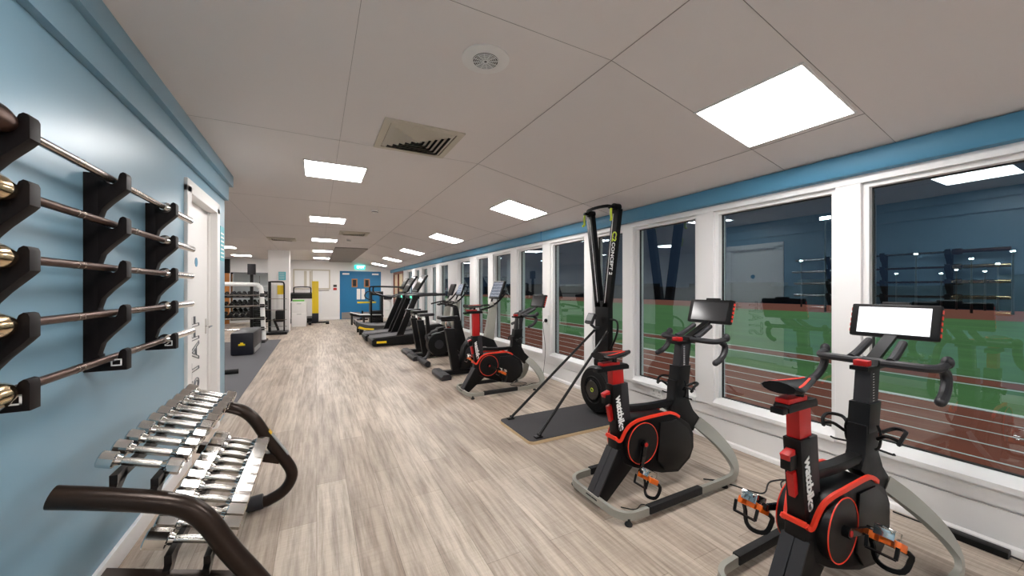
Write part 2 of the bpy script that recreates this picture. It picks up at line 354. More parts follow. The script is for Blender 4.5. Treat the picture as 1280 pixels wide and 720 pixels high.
# double blue door
d = struct(MB().box(DB0 + 0.03, FAR + 0.02, 0.005, (DB0 + DB1) / 2 - 0.002, FAR + 0.06, DBT - 0.03).box((DB0 + DB1) / 2 + 0.002, FAR + 0.02, 0.005, DB1 - 0.03, FAR + 0.06, DBT - 0.03).build('door_1', 'door_blue', smooth=False))
mf = MB(); 
for a, b in ((DB0 - 0.03, DB0 + 0.03), (DB1 - 0.03, DB1 + 0.03)): mf.box(a, FAR - 0.015, 0, b, FAR + 0.1, DBT + 0.03)
mf.box(DB0 - 0.03, FAR - 0.015, DBT - 0.03, DB1 + 0.03, FAR + 0.1, DBT + 0.03); mf.build('door_frame', 'door_blue', d, smooth=False)
mid = (DB0 + DB1) / 2
for sx in (-1, 1):
    cx = mid + sx * 0.26
    vp = MB(); vp.box(cx - 0.12, FAR + 0.005, 1.42, cx + 0.12, FAR + 0.02, 1.80); vp.build('vision_panel_frame', 'wood', d, smooth=False)
    MB().box(cx - 0.075, FAR + 0.0, 1.465, cx + 0.075, FAR + 0.006, 1.755).build('vision_panel', 'black_gloss', d, smooth=False)
    MB().box(mid + sx * 0.02, FAR + 0.008, 0.87, mid + sx * 0.17, FAR + 0.02, 1.35).build('push_plate', 'white', d, smooth=False)
    MB().box(mid + sx * 0.03, FAR + 0.01, 0.02, mid + sx * 0.79, FAR + 0.02, 0.30).build('kick_plate', 'kick', d, smooth=False)
    MB().box(mid + sx * 0.48, FAR - 0.04, 1.98, mid + sx * 0.76, FAR + 0.02, 2.05).build('door_closer', 'white', d, smooth=False)
struct(MB().box(LX, FAR - 0.02, 0, DB0 - 0.04, FAR, 0.1).build('baseboard_far', 'frame_white', smooth=False))
# ---- window wall
GX = 3.195
cols = [(-2.05, -1.91), (-1.0, -0.86), (0.03, 0.17), (1.08, 1.216), (2.09, 2.259), (3.04, 3.196), (3.72, 3.89), (4.70, 4.91), (5.75, 5.99), (6.75, 6.99), (7.66, 8.02), (8.85, 9.62), (10.4, 10.75), (11.36, 11.73), (12.39, 12.78), (13.4, 13.87), (14.75, 15.42)]
w = MB(); w.box(3.14, BK, 0, 3.3, FAR, 0.205); w.box(3.155, BK, 0.205, 3.3, FAR, 0.222); w.box(3.13, BK, 0.222, 3.3, FAR, 0.315)
w.box(RW, BK, 2.035, 3.3, FAR, cz(3.2) - 0.005); w.box(RW, BK, 0.315, 3.3, cols[0][0], 2.035); w.box(RW, 17.6, 0.315, 3.3, FAR, 2.035); 
struct(w.build('wall_right', 'frame_white', smooth=False))
struct(MB().prism([(3.14, 0.0), (3.118, 0.0), (3.118, 0.012), (3.125, 0.03), (3.14, 0.04)], BK, FAR).build('baseboard_right', 'frame_white'))
struct(MB().prism([(RW, 2.085), (RW - 0.05, 2.09), (RW - 0.062, 2.11), (RW - 0.062, 2.19), (RW - 0.055, 2.222), (RW, 2.228)], BK, FAR).build('trim_5', 'band_blue'))
bj = MB()
for Y in (4.85, 9.9, 14.9): bj.box(RW - 0.066, Y - 0.006, 2.085, RW - 0.05, Y + 0.006, 2.225)
struct(bj.build('trim_6', 'door_blue', smooth=False))
tn = 7
for a, b in cols:
    struct(MB().box(RW, a, 0.315, 3.28, b, 2.035).build('trim_%d' % tn, 'frame_white', smooth=False, bevel=0.004)); tn += 1
wn = 1
for i in range(len(cols) - 1):
    a = cols[i][1]; b = cols[i + 1][0]
    f = MB(); t = 0.03
    X0, X1 = RW + 0.03, GX + 0.03
    f.box(X0, a, 0.385, X1, a + t, 2.005); f.box(X0, b - t, 0.385, X1, b, 2.005)
    f.box(X0, a, 2.005, X1, b, 2.035)
    f.prism([(3.10, 0.315), (3.10, 0.345), (X0 + 0.02, 0.385), (X1, 0.385), (X1, 0.315)], a, b)
    o = struct(f.build('window_%d' % wn, 'frame_white', smooth=False))
    g = MB(); 
    for (y0, z0, y1, z1) in ((a + t, 0.385, b - t, 0.393), (a + t, 1.997, b - t, 2.005), (a + t, 0.385, a + t + 0.008, 2.005), (b - t - 0.008, 0.385, b - t, 2.005)):
        g.box(GX - 0.008, y0, z0, GX + 0.012, y1, z1)
    g.build('gasket', 'rubber_gasket', o, smooth=False)
    MB().box(GX, a + t, 0.385, GX + 0.004, b - t, 2.005).build('window_glass', 'glass', o, smooth=False)
    wn += 1
# brown door at the end of the window wall
d = MB()
d.box(RW - 0.01, 15.42, 0.0, 3.2, 15.52, 2.08); d.box(RW - 0.01, 17.5, 0, 3.2, 17.6, 2.08); d.box(RW - 0.01, 15.42, 1.98, 3.2, 17.6, 2.08); d.box(RW - 0.01, 16.45, 0, 3.2, 16.62, 2.0); d.box(RW, 15.5, 0.0, 3.2, 17.5, 0.9)
d = struct(d.build('door_3', 'wood_red', smooth=False))
for a, b in ((15.55, 16.42), (16.65, 17.47)): MB().box(RW + 0.03, a, 0.9, RW + 0.06, b, 1.98).build('door_pane', 'pane_warm', d, smooth=False)

# ---- outside: running track and field (the ground lies half a metre lower)
G = -0.5
struct(MB().box(3.3, -40, G - 0.1, 9.1, 90, G).build('running_track', 'track', smooth=False))
struct(MB().box(9.1, -40, G - 0.1, 35, 90, G).build('sports_field', 'grass', smooth=False))
ln = MB()
for X in (3.9, 4.53, 5.16, 5.79, 6.42, 7.05, 7.68, 8.30): ln.box(X - 0.017, -40, G, X + 0.017, 90, G + 0.004)
ln.box(8.92, -40, G, 9.06, 90, G + 0.01)
struct(ln.build('trim_40', 'line', smooth=False))
struct(MB().box(11.3, -40, G, 12.0, 90, G + 0.004).build('track_strip', 'track', smooth=False))
struct(MB().box(11.14, -40, G, 11.22, 90, G + 0.006).box(12.08, -40, G, 12.16, 90, G + 0.006).build('trim_41', 'line', smooth=False))
struct(MB().box(35, -60, G - 0.1, 51, 110, G).build('far_track', 'track', smooth=False))
hd = MB()
for i in range(60):
    y = -60 + i * 3.0; hd.box(52, y, G, 56, y + 3.0, G + 2.0 + random.random() * 1.2)
hd.build('hedge', 'far_dark', smooth=False)['kind'] = 'structure'
struct(bpy.data.objects['hedge'])
def mast(X, Y, z, s, lab):
    t = thing('floodlight_mast', lab, 'floodlight', (X, Y, G))
    MB().cyl((0, 0, 0), (0, 0, z), 0.08, 0.04, 8).build('pole', 'grey_dark', t)
    m = MB()
    for k in range(2): m.box(-0.2 * s, -0.95 * s + k * 1.0 * s, z, 0.0, -0.05 * s + k * 1.0 * s, z + 0.6 * s, bev=0.03 * s)
    m.build('lamp_head', 'flood', t)
mast(36, 14.7, 7.4, 0.36, 'tall floodlight mast seen near the column in the second window, brightest lamp')
mast(44, 11.75, 4.7, 0.11, 'short floodlight mast seen above the glowing bike screen in the right window')
mast(44, 20.0, 4.7, 0.11, 'short floodlight mast beside the staff door reflection in the glass')
mast(44, 8.8, 4.1, 0.11, 'short floodlight mast, second from the right edge of the picture')
mast(44, 6.9, 4.5, 0.11, 'short floodlight mast nearest the right edge of the picture')

for k, (y_, z_) in enumerate(((7.6, 3.9), (8.2, 3.3), (9.6, 3.5), (10.4, 3.2), (13.0, 3.3), (17.0, 3.4))):
    mast(50, y_ * 1.13, z_, 0.1, 'tiny lamp post on the dark horizon beyond the field, %s from the right edge' % ('first', 'second', 'third', 'fourth', 'fifth', 'sixth')[k])
# ================================================================== CEILING FITTINGS
def ceil_xf(X, Y):
    if X < CX: return Matrix.Translation((X, Y, CZ))
    return Matrix.Translation((X, Y, cz(X))) @ Matrix.Rotation(math.atan(SL), 4, 'Y')
def panel(X, Y, lab, sz=0.60):
    t = thing('ceiling_light', lab, 'ceiling light', (0, 0, 0), 0, 'square ceiling light panels')
    t.matrix_world = ceil_xf(X, Y)
    h = sz / 2; f = MB()
    for a in ((-h, -h, h, -h + 0.012), (-h, h - 0.012, h, h), (-h, -h, -h + 0.012, h), (h - 0.012, -h, h, h)): f.box(a[0], a[1], -0.008, a[2], a[3], 0.0)
    f.build('light_frame', 'panel_frame', t, smooth=False)
    MB().box(-h + 0.012, -h + 0.012, -0.005, h - 0.012, h - 0.012, -0.001).build('diffuser', 'panel', t, smooth=False)
for k, Y in enumerate((-1.85, 1.21, 4.27, 7.33, 10.4, 13.45, 16.5)):
    n = ['behind the camera', 'nearest and largest', 'second from the near end', 'third from the near end', 'fourth from the near end', 'fifth from the near end', 'farthest from the camera'][k]
    panel(2.33, Y, 'square lit ceiling panel in the window-side row, ' + n, 0.58)
for k, Y in enumerate((-1.85, 1.21, 4.25, 7.29, 10.35, 13.4, 16.45)):
    n = ['behind the camera', 'just above the frame', 'nearest in view', 'second in view', 'third in view', 'fourth in view', 'farthest from the camera'][k]
    panel(0.168, Y, 'square lit ceiling panel in the middle row, ' + n, 0.565)
for k, Y in enumerate((7.3, 10.35, 13.4, 16.45)):
    panel(-2.4, Y, 'square lit ceiling panel over the left weights bay, ' + ['nearest the blue wall', 'second from the blue wall', 'third from the blue wall', 'farthest back'][k], 0.58)
def vent(X, Y, s, lab):
    t = thing('ceiling_vent', lab, 'air vent'); t.matrix_world = ceil_xf(X, Y)
    h = s / 2; f = MB()
    def rim(a, b, z0, z1, b_):
        for q in ((-a, -a, a, -b), (-a, b, a, a), (-a, -b, -b, b), (b, -b, a, b)): b_.box(q[0], q[1], z0, q[2], q[3], z1)
    rim(h, h - 0.05, -0.012, 0, f); f.build('vent_frame', 'vent', t, smooth=False)
    MB().box(-h + 0.05, -h + 0.05, -0.003, h - 0.05, h - 0.05, -0.001).build('vent_backing', 'dark', t, smooth=False)
    L = MB(); n = 6; w = (h - 0.055) / n
    for k in range(n):
        a = h - 0.055 - k * w
        # a four-sided sloping louvre ring
        o = [(-a, -a), (a, -a), (a, a), (-a, a)]; i_ = a - w * 0.78; o2 = [(-i_, -i_), (i_, -i_), (i_, i_), (-i_, i_)]
        va = [L.bm.verts.new((x, y, -0.006)) for x, y in o]; vb = [L.bm.verts.new((x, y, -0.026)) for x, y in o2]
        vc = [L.bm.verts.new((x, y, -0.004)) for x, y in o]; vd = [L.bm.verts.new((x, y, -0.024)) for x, y in o2]
        for q in range(4):
            r_ = (q + 1) % 4
            L.bm.faces.new((va[q], va[r_], vb[r_], vb[q])); L.bm.faces.new((vc[q], vd[q], vd[r_], vc[r_]))
    L.build('louvre', 'vent', t, smooth=False)
vent(0.725, 3.03, 0.60, 'large square louvred ceiling vent near the speaker')
vent(0.72, 8.8, 0.58, 'distant square louvred ceiling vent beyond the smoke detector')
vent(-0.75, 10.6, 0.58, 'distant square louvred ceiling vent left of the middle light row')
t = thing('ceiling_speaker', 'round white ceiling speaker with perforated centre grille', 'speaker', (0.787, 1.80, CZ))
MB().tube([(0, 0, 0), (0, 0, -0.006), (0, 0, -0.010)], 1, 40, scales=[0.125, 0.125, 0.112]).build('speaker_rim', 'panel_frame', t)
MB().cyl((0, 0, -0.0095), (0, 0, -0.013), 0.068, seg=32).build('speaker_backing', 'dark', t)
g = MB()
for r in (0.066, 0.056, 0.046, 0.036, 0.026, 0.016): g.ring((0, 0, -0.014), r, 0.0022, 'z', 28)
for k in range(12):
    a = k * PI / 6; g.quadbar((math.cos(a) * 0.008, math.sin(a) * 0.008, -0.014), (math.cos(a) * 0.066, math.sin(a) * 0.066, -0.014), 0.004, 0.003)
g.build('speaker_grille', 'panel_frame', t)
def det(X, Y, lab):
    t = thing('smoke_detector', lab, 'smoke detector', (X, Y, CZ))
    MB().tube([(0, 0, 0), (0, 0, -0.018), (0, 0, -0.022), (0, 0, -0.040), (0, 0, -0.048)], 1, 24, scales=[0.055, 0.055, 0.042, 0.040, 0.028]).build('detector_body', 'white', t)
    MB().ring((0, 0, -0.030), 0.043, 0.004, 'z', 24).build('detector_slot', 'grey_dark', t)
det(0.79, 6.05, 'small white smoke detector on the ceiling beyond the large vent')
det(0.70, 10.0, 'tiny distant smoke detector on the ceiling beyond the second vent')

# ================================================================== BARBELL RACK (left wall)
kk = 1.054
BX = -0.785
barz = [H + (v - H) * kk for v in (1.797, 1.614, 1.433, 1.25, 1.067)]
def bracket(Y, lab):
    t = thing('barbell_bracket', lab, 'barbell rack', (LW, Y, 0), 0, 'wall brackets of the barbell rack')
    zt = H + 0.468 * kk; zb = H - 0.335 * kk
    u = MB(); u.box(0, -0.026, zb, 0.045, 0.026, zt, bev=0.003)
    u.build('upright', 'bracket', t)
    tip = 0.135; bx = BX - LW
    for i, z in enumerate(barz):
        r = 0.016
        top = [(0.0, z + 0.02), (0.05, z + 0.015), (bx - 0.035, z + 0.005)]
        saddle = [(bx + math.cos(a) * 0.021, z + math.sin(a) * 0.019) for a in [PI * (1.05 + 0.95 * q / 7) for q in range(8)]]
        fin = [(bx + 0.024, z + 0.018), (bx + 0.028, z + 0.030), (bx + 0.037, z + 0.037), (tip - 0.004, z + 0.034), (tip, z + 0.024), (tip, z - 0.035)]
        if i < 4: bot = [(tip - 0.012, z - 0.050), (0.08, z - 0.098), (0.056, z - 0.13), (0.045, z - 0.17), (0.0, z - 0.17)]
        else: bot = [(tip, zb - 0.0), (0.0, zb - 0.0)]
        pr = top + saddle + fin + bot
        m = MB(); m.prism(pr, -0.025, 0.025, bev=0.002)
        m.build('hook', 'bracket', t)
    q = MB()
    for a in ((0.085, 1, 0.09, 0), (0.115, 1, 0.12, 0)): q.box(a[0], -0.0265, zb + 0.02, a[2], -0.0248, zb + 0.05)
    for a in (zb + 0.02, zb + 0.045): q.box(0.085, -0.0265, a, 0.12, -0.0248, a + 0.005)
    part_label(q.build('square_emblem', 'white_ink', t, smooth=False), 'small white square outline')
    b = MB()
    for z in (zt - 0.05, (zt + zb) / 2): b.cyl((0.045, 0, z), (0.052, 0, z), 0.009, seg=10)
    b.build('bolt', 'chrome', t)
bracket(1.625, 'dark wall bracket with hooks at left edge of picture, nearest of three')
bracket(2.245, 'dark wall bracket with hooks, middle of the three on the blue wall')
bracket(2.885, 'dark wall bracket with hooks nearest the staff door')
names = ['topmost bar on the wall rack, bright steel shaft', 'second bar from the top of the wall rack, brown shaft', 'third bar from the top of the wall rack, middle one', 'fourth bar from the top of the wall rack, dark shaft', 'lowest bar on the wall rack, above the dumbbells']
for i, z in enumerate(barz):
    t = thing('barbell', 'long barbell, ' + names[i], 'barbell', (BX, 0, z + (0.0015)), 0, 'barbells on the wall rack')
    e = 3.36 + [-.02, .03, 0, .0, .03][i]; s0 = 2.86; n0 = 1.57; n1 = 1.14
    sm = ['steel_bar', 'bronze', 'bronze', 'bronze', 'bronze'][i]
    MB().cyl((0, n0 - 0.02, 0), (0, s0 + 0.02, 0), 0.0145, seg=16).build('shaft', sm, t)
    k = MB()
    for y in (1.95, 1.99, 2.44, 2.48): k.ring((0, y, 0), 0.0147, 0.0013, 'y', 16)
    k.build('knurl_mark', 'steel_bar', t)
    MB().tube([(0, s0 - 0.03, 0), (0, s0, 0), (0, s0 + 0.004, 0), (0, s0 + 0.03, 0), (0, s0 + 0.031, 0), (0, e - 0.004, 0), (0, e, 0)], 1, 20, scales=[0.018, 0.030, 0.033, 0.030, 0.0225, 0.0225, 0.019]).build('sleeve', 'chrome', t)
    MB().tube([(0, n0 + 0.03, 0), (0, n0 + 0.022, 0), (0, n0, 0), (0, n0 - 0.02, 0), (0, n0 - 0.06, 0), (0, n0 - 0.065, 0), (0, n1, 0), (0, n1 - 0.005, 0)], 1, 24, scales=[0.018, 0.033, 0.038, 0.041, 0.038, 0.0245, 0.0245, 0.02]).build('sleeve', 'brass' if i else 'bronze', t)

# ================================================================== DUMBBELL RACK
YN, YF = 1.62, 2.73
t = thing('dumbbell_rack', 'two tier dark dumbbell rack with curved tube ends beside the blue wall', 'dumbbell rack', (-0.5, (YN + YF) / 2, 0))
RX, RY = 0.5, -(YN + YF) / 2
prof = [(-0.70, 0.728), (-0.60, 0.698), (-0.46, 0.650), (-0.385, 0.610), (-0.33, 0.545), (-0.27, 0.43), (-0.20, 0.315), (-0.148, 0.22), (-0.142, 0.155), (-0.18, 0.09), (-0.25, 0.052), (-0.33, 0.042), (-0.76, 0.042)]
for Y in (YN, YF):
    e = MB(); e.tube([(x + RX, Y + RY, z) for x, z in prof], 0.0335, 16, smooth=4)
    e.build('end_frame', 'rack_tube', t)
    MB().quadbar((-0.20 + RX, Y + RY, 0.29), (-0.60 + RX, Y + RY, 0.44), 0.05, 0.05).build('side_arm', 'rack_tube', t)
    MB().cyl((-0.37 + RX, Y + RY, 0.043), (-0.29 + RX, Y + RY, 0.05), 0.043, seg=20, bev=0.004).build('foot_collar', 'graphite', t)
dl = Vector((0.52, 0, -0.854)); nl = Vector((0.854, 0, 0.52)); cl = Vector((-0.238 + RX, YF + RY, 0.374)) + nl * 0.035
part_label(MB().quadbar(cl - dl * 0.075, cl + dl * 0.095, 0.034, 0.006, up=nl).build('warning_label', 'label', t), 'long grey printed label')
part_label(MB().quadbar(cl - dl * 0.10, cl - dl * 0.075, 0.034, 0.006, up=nl).build('label_head', 'label_yellow', t), 'small yellow label end')
tilt = math.radians(19)
UC = (-0.525, 0.760); LC = (-0.390, 0.463)
def hx(c, s, dz=0):   # point along the tilted shelf
    return c[0] + s * math.cos(tilt), c[1] - s * math.sin(tilt) + dz
for (c, half, zt) in ((UC, 0.052, -0.022), (LC, 0.055, -0.026)):
    for s in (-1, 1):
        x, z = hx(c, s * half, zt - 0.014)
        rl = MB(); rl.box(x + RX - 0.010, YN + 0.02 + RY, z - 0.016, x + RX + 0.010, YF - 0.02 + RY, z + 0.014)
        # end bracket down to the tube
        zl = (0.71 if c is UC else 0.41)
        for Y in (YN, YF):
            sgn = 1 if Y == YN else -1
            rl.prism([(Y + RY, zl - 0.05 - s * 0.015), (Y + RY + sgn * 0.09, z - 0.016), (Y + RY + sgn * 0.09, z + 0.014), (Y + RY, zl - 0.01 - s * 0.015)], x + RX - 0.010, x + RX + 0.010, axis='x')
        rl.build('shelf_rail', 'rack_black', t, smooth=False)
def dumbbell(L, r, name='dumbbell', curved=0.0, hf=0.2):
    t = thing(name, '', 'dumbbell')
    hl = L * hf
    for s in (-1, 1):
        hd = MB(); a = s * (L / 2 - hl); b = s * L / 2; d = s * 0.004
        pr = [(math.cos(PI / 8 + q * PI / 4), math.sin(PI / 8 + q * PI / 4)) for q in range(8)]
        hd.sweep([(a, 0, 0), (a + d, 0, 0), (b - d, 0, 0), (b, 0, 0)], pr, scales=[r * 0.86, r, r, r * 0.86])
        hd.cyl((a - s * 0.014, 0, 0), (a, 0, 0), r * 0.5, r * 0.66, 16)
        hd.build('weight_head', 'chrome', t)
    g = MB(); k = 9; pts = []; sc = []
    for q in range(k):
        u = q / (k - 1); x = -(L / 2 - hl) + u * (L - 2 * hl); pts.append((x, 0, curved * math.sin(PI * u))); sc.append(0.0125 + 0.0035 * math.sin(PI * u))
    g.tube(pts, 1, 14, scales=sc); g.build('handle', 'chrome_worn', t)
    return t
ordn = ['nearest', 'second', 'third', 'fourth', 'fifth', 'sixth', 'seventh', 'eighth', 'ninth', 'tenth', 'eleventh']
p1 = None
for k in range(10):
    Y = 1.70 + k * 0.1025
    if p1 is None: p1 = dumbbell(0.222, 0.031); o = p1
    else: o = copy_tree(p1)
    L = 0.222
    o.location = (UC[0] + 0.0, Y, UC[1]); o.rotation_euler = (random.uniform(-.2, .2) * 0, tilt, 0)
    g = 0.80 + 0.066 * k; o.scale = (1.0 + 0.004 * k, g, 0.85 + 0.03 * k)
    o['label'] = ('chrome dumbbell nearest the camera on the upper tier, smallest head' if k == 0 else 'chrome dumbbell on the upper tier, %s from the camera end' % ordn[k] if k < 9 else 'chrome dumbbell at the far end of the upper tier')
    o['group'] = 'chrome dumbbells on the upper tier'
p2 = None
for k in range(11):
    Y = 1.69 + k * 0.095
    if p2 is None: p2 = dumbbell(0.268, 0.0385, curved=0.004, hf=0.25); o = p2
    else: o = copy_tree(p2)
    o.location = (LC[0], Y, LC[1]); o.rotation_euler = (0, tilt, 0)
    g = 0.86 + 0.024 * k; o.scale = (0.98 + 0.004 * k, g, g)
    o['label'] = ('large chrome dumbbell nearest the camera on the lower tier' if k == 0 else 'large chrome dumbbell on the lower tier, %s from the camera end' % ordn[k] if k < 10 else 'large chrome dumbbell at the far end of the lower tier')
    o['group'] = 'chrome dumbbells on the lower tier'

# ================================================================== EXERCISE BIKES (drop bars, red trim)
def drop_bike(lab, X, Y, crank_deg, seat=0.0, screen='screen_dark', rz=0.0, fore=0.0):
    t = thing('exercise_bike', lab, 'exercise bike', (X, Y, 0), rz, 'exercise bikes with drop handlebars')
    hw = 0.262
    # --- looped silver base frame: flat bar on edge
    def rail(s):
        return [(0.94, s * 0.035, 0.375), (1.00, s * 0.10, 0.305), (1.035, s * 0.165, 0.235), (1.052, s * 0.215, 0.17), (1.045, s * 0.25, 0.105), (1.00, s * 0.262, 0.062), (0.92, s * 0.262, 0.052), (0.80, s * 0.262, 0.052),
                (0.5, s * 0.262, 0.052), (0.16, s * 0.262, 0.052), (0.06, s * 0.25, 0.052), (0.012, s * 0.205, 0.052), (0.0, s * 0.14, 0.052), (0.0, 0, 0.052)]
    def band(s, pts, hs):
        # flat bar on edge: thin across, tall
        b = MB(); P = spline(pts, 4); n = len(P); rings = []
        for i, p in enumerate(P):
            d = (P[min(i + 1, n - 1)] - P[max(i - 1, 0)]).normalized()
            u = i / (n - 1); fi = u * (len(hs) - 1); k = min(int(fi), len(hs) - 2); h = hs[k] + (hs[k + 1] - hs[k]) * (fi - k)
            side = Vector((d.y, -d.x, 0))
            # outward side normal: blends from sideways at top
            if side.length < 0.35: side = Vector((0, -s if s else 1, 0))
            side.normalize(); side = (Vector((0.0, s, 0)) if i < n * 0.45 else side)
            upv = d.cross(side).normalized(); side = upv.cross(d).normalized()
            rings.append([b.bm.verts.new(p + side * a * 0.012 + upv * c * h / 2) for a, c in ((-1, -1), (1, -1), (1, 1), (-1, 1))])
        for i in range(n - 1):
            # keep winding coherent by nearest matching
            r0, r1 = rings[i], rings[i + 1]
            best = min(range(4), key=lambda q: sum((r0[j_].co - r1[(j_ + q) % 4].co).length for j_ in range(4)))
            r1 = [r1[(j_ + best) % 4] for j_ in range(4)]
            alt = r1[::-1]; ba = min(range(4), key=lambda q: sum((r0[j_].co - alt[(j_ + q) % 4].co).length for j_ in range(4)))
            alt = [alt[(j_ + ba) % 4] for j_ in range(4)]
            if sum((r0[j_].co - alt[j_].co).length for j_ in range(4)) < sum((r0[j_].co - r1[j_].co).length for j_ in range(4)) - 1e-6: r1 = alt
            rings[i + 1] = r1
            for j_ in range(4): b.bm.faces.new((r0[j_], r0[(j_ + 1) % 4], r1[(j_ + 1) % 4], r1[j_]))
        b.bm.faces.new(rings[0]); b.bm.faces.new(rings[-1][::-1]); return b
    for s in (-1, 1):
        b = band(s, rail(s), [0.085, 0.09, 0.09, 0.085, 0.07, 0.055, 0.05, 0.045, 0.045, 0.045, 0.045, 0.045, 0.045, 0.045])
        b.build('base_rail', 'silver', t)
        MB().box(0.19, s * 0.262 - 0.019, 0.035, 0.66, s * 0.262 + 0.019, 0.082, bev=0.006).build('foot_grip', 'rubber', t)
        for x in (0.05, 0.93):
            MB().tube([(x, s * 0.25, 0.0), (x, s * 0.25, 0.008), (x, s * 0.25, 0.024), (x, s * 0.25, 0.04)], 1, 14, scales=[0.021, 0.023, 0.012, 0.010]).build('foot', 'rubber', t)
    # --- rear leg
    lg = MB(); lg.prism([(-0.012, 0.028), (0.075, 0.028), (0.32, 0.22), (0.30, 0.33), (0.165, 0.33)], -0.05, 0.05, bev=0.006); lg.build('rear_leg', 'black', t)
    lg = MB(); lg.quadbar((-0.012, -0.026, 0.052), (0.162, -0.026, 0.330), 0.048, 0.010, up=(-0.85, 0, 0.5)); lg.quadbar((-0.012, 0.026, 0.052), (0.162, 0.026, 0.330), 0.048, 0.010, up=(-0.85, 0, 0.5))
    lg.build('leg_cover', 'graphite', t, smooth=False)
    # --- flywheel housing
    hp = [(0.155, 0.33), (0.160, 0.39), (0.188, 0.385), (0.205, 0.425), (0.237, 0.467), (0.288, 0.494), (0.36, 0.503), (0.60, 0.500), (0.70, 0.462), (0.80, 0.40), (0.845, 0.325), (0.848, 0.225), (0.81, 0.155), (0.685, 0.085), (0.52, 0.115), (0.38, 0.165), (0.28, 0.20), (0.21, 0.235)]
    tap = lambda x: max(0.0, min(1.0, (x - 0.16) / 0.17)) * 0.5 + 0.5      # the housing narrows towards the seat tube
    hs = MB().prism(hp, -0.082, 0.082, bev=0.014)
    for v in hs.bm.verts: v.co.y *= tap(v.co.x)
    hs.build('flywheel_housing', 'black', t)
    hp2 = [(0.475, 0.21), (0.50, 0.46), (0.66, 0.455), (0.775, 0.375), (0.815, 0.30), (0.81, 0.22), (0.77, 0.17), (0.67, 0.115), (0.54, 0.135)]
    for s in (-1, 1):
        MB().prism(hp2, s * 0.080, s * 0.089, bev=0.003).build('housing_panel', 'black_metal', t)
        dd = MB(); dd.cyl((0.335, s * 0.045, 0.355), (0.335, s * 0.093, 0.355), 0.131, seg=40); dd.build('crank_disc', 'black_metal', t)
        part_label(MB().ring((0.335, s * 0.0935, 0.355), 0.131, 0.0028, 'y', 48).build('disc_ring', 'red_orange', t), 'thin orange red ring')
    # red trim along the top of the housing
    tr = MB()
    for s in (-1, 1):
        pts = [(0.150, 0.402), (0.168, 0.384), (0.187, 0.390), (0.208, 0.430), (0.240, 0.472), (0.29, 0.500), (0.36, 0.512), (0.46, 0.514), (0.58, 0.513), (0.64, 0.496), (0.685, 0.468)]
        P = spline([(x, s * (0.084 * tap(x) + 0.002), z) for x, z in pts], 3)
        tr.sweep(P, [(-0.009, -0.006), (0.009, -0.006), (0.009, 0.006), (-0.009, 0.006)], up=(0, s, 0))
    tr.box(0.143, -0.044, 0.390, 0.158, 0.044, 0.412, bev=0.003)
    part_label(tr.build('trim_strip', 'red_orange', t), 'orange red trim strip')
    # --- seat tube
    MB().prism([(0.168, 0.40), (0.285, 0.40), (0.258, 0.74), (0.130, 0.74)], -0.034, 0.034, bev=0.008).build('seat_tube', 'black', t)
    MB().prism([(0.215, 0.50), (0.284, 0.50), (0.260, 0.742), (0.200, 0.742)], -0.0355, 0.0355, bev=0.004).build('tube_sleeve', 'graphite', t)
    for s in (-1, 1):
        axx = Vector((0.05, 0, -0.34)); axx.normalize()
        text('brand_lettering', 'wattbike', 0.068, 'white_ink', t, frame((0.192, s * 0.0365, 0.555), axx if s < 0 else -axx, Vector((0, s, 0)).cross(axx if s < 0 else -axx)), offset=0.0022, spacing=0.95)
    # adjuster lever at the back of the tube
    ad = MB(); ad.box(0.085, -0.02, 0.62, 0.135, 0.02, 0.68, bev=0.005); ad.build('seat_lever', 'black', t)
    MB().prism([(0.075, 0.685), (0.125, 0.70), (0.128, 0.672), (0.085, 0.660)], -0.018, 0.018, bev=0.004).prism([(0.112, 0.60), (0.142, 0.61), (0.165, 0.515), (0.135, 0.50)], -0.013, 0.013, bev=0.004).build('lever_tab', 'red', t)
    # --- seat post, slider, saddle
    zp = 0.83 + seat
    MB().prism([(0.145, 0.72), (0.238, 0.72), (0.230, zp), (0.138, zp)], -0.025, 0.025, bev=0.004).build('seat_post', 'red', t)
    MB().prism([(0.055, zp), (0.275, zp), (0.275, zp + 0.022), (0.26, zp + 0.034), (0.07, zp + 0.034), (0.055, zp + 0.018)], -0.031, 0.031, bev=0.004).build('saddle_slider', 'black', t)
    MB().box(0.06, -0.026, zp + 0.032, 0.20, 0.026, zp + 0.052, bev=0.004).build('slider_clamp', 'red', t)
    MB().box(0.02, -0.024, zp - 0.004, 0.06, 0.024, zp + 0.02, bev=0.004).build('slider_knob', 'black', t)
    MB().cyl((0.165, -0.012, zp + 0.05), (0.165, -0.012, zp + 0.085), 0.016, seg=12).build('saddle_clamp', 'black', t)
    rl = MB()
    for s in (-1, 1): rl.tube([(0.065, s * 0.03, zp + 0.088), (0.12, s * 0.024, zp + 0.078), (0.22, s * 0.02, zp + 0.078), (0.30, s * 0.008, zp + 0.092)], 0.004, 6, smooth=3)
    rl.build('saddle_rail', 'chrome', t)
    # saddle as lofted surface
    sb = MB(); n = 16; rings = []
    for i in range(n + 1):
        u = i / n; x = 0.035 + 0.27 * u
        wv = 0.070 * (1 - u) ** 1.15 + 0.018 if u > 0.08 else 0.070 * (0.72 + 3.2 * u) + 0.012
        if u > 0.93: wv *= 0.75
        zc_ = zp + 0.098 + 0.008 * (abs(u - 0.5) * 2) ** 2
        th = 0.018 + 0.012 * (1 - u)
        ring_ = []
        for a in range(12):
            an = 2 * PI * a / 12; y = math.cos(an) * wv; z = math.sin(an) * th * (0.55 if math.sin(an) > 0 else 1.0) - 0.10 * (y * y) / 0.07
            ring_.append(sb.bm.verts.new((x, y, zc_ + z)))
        rings.append(ring_)
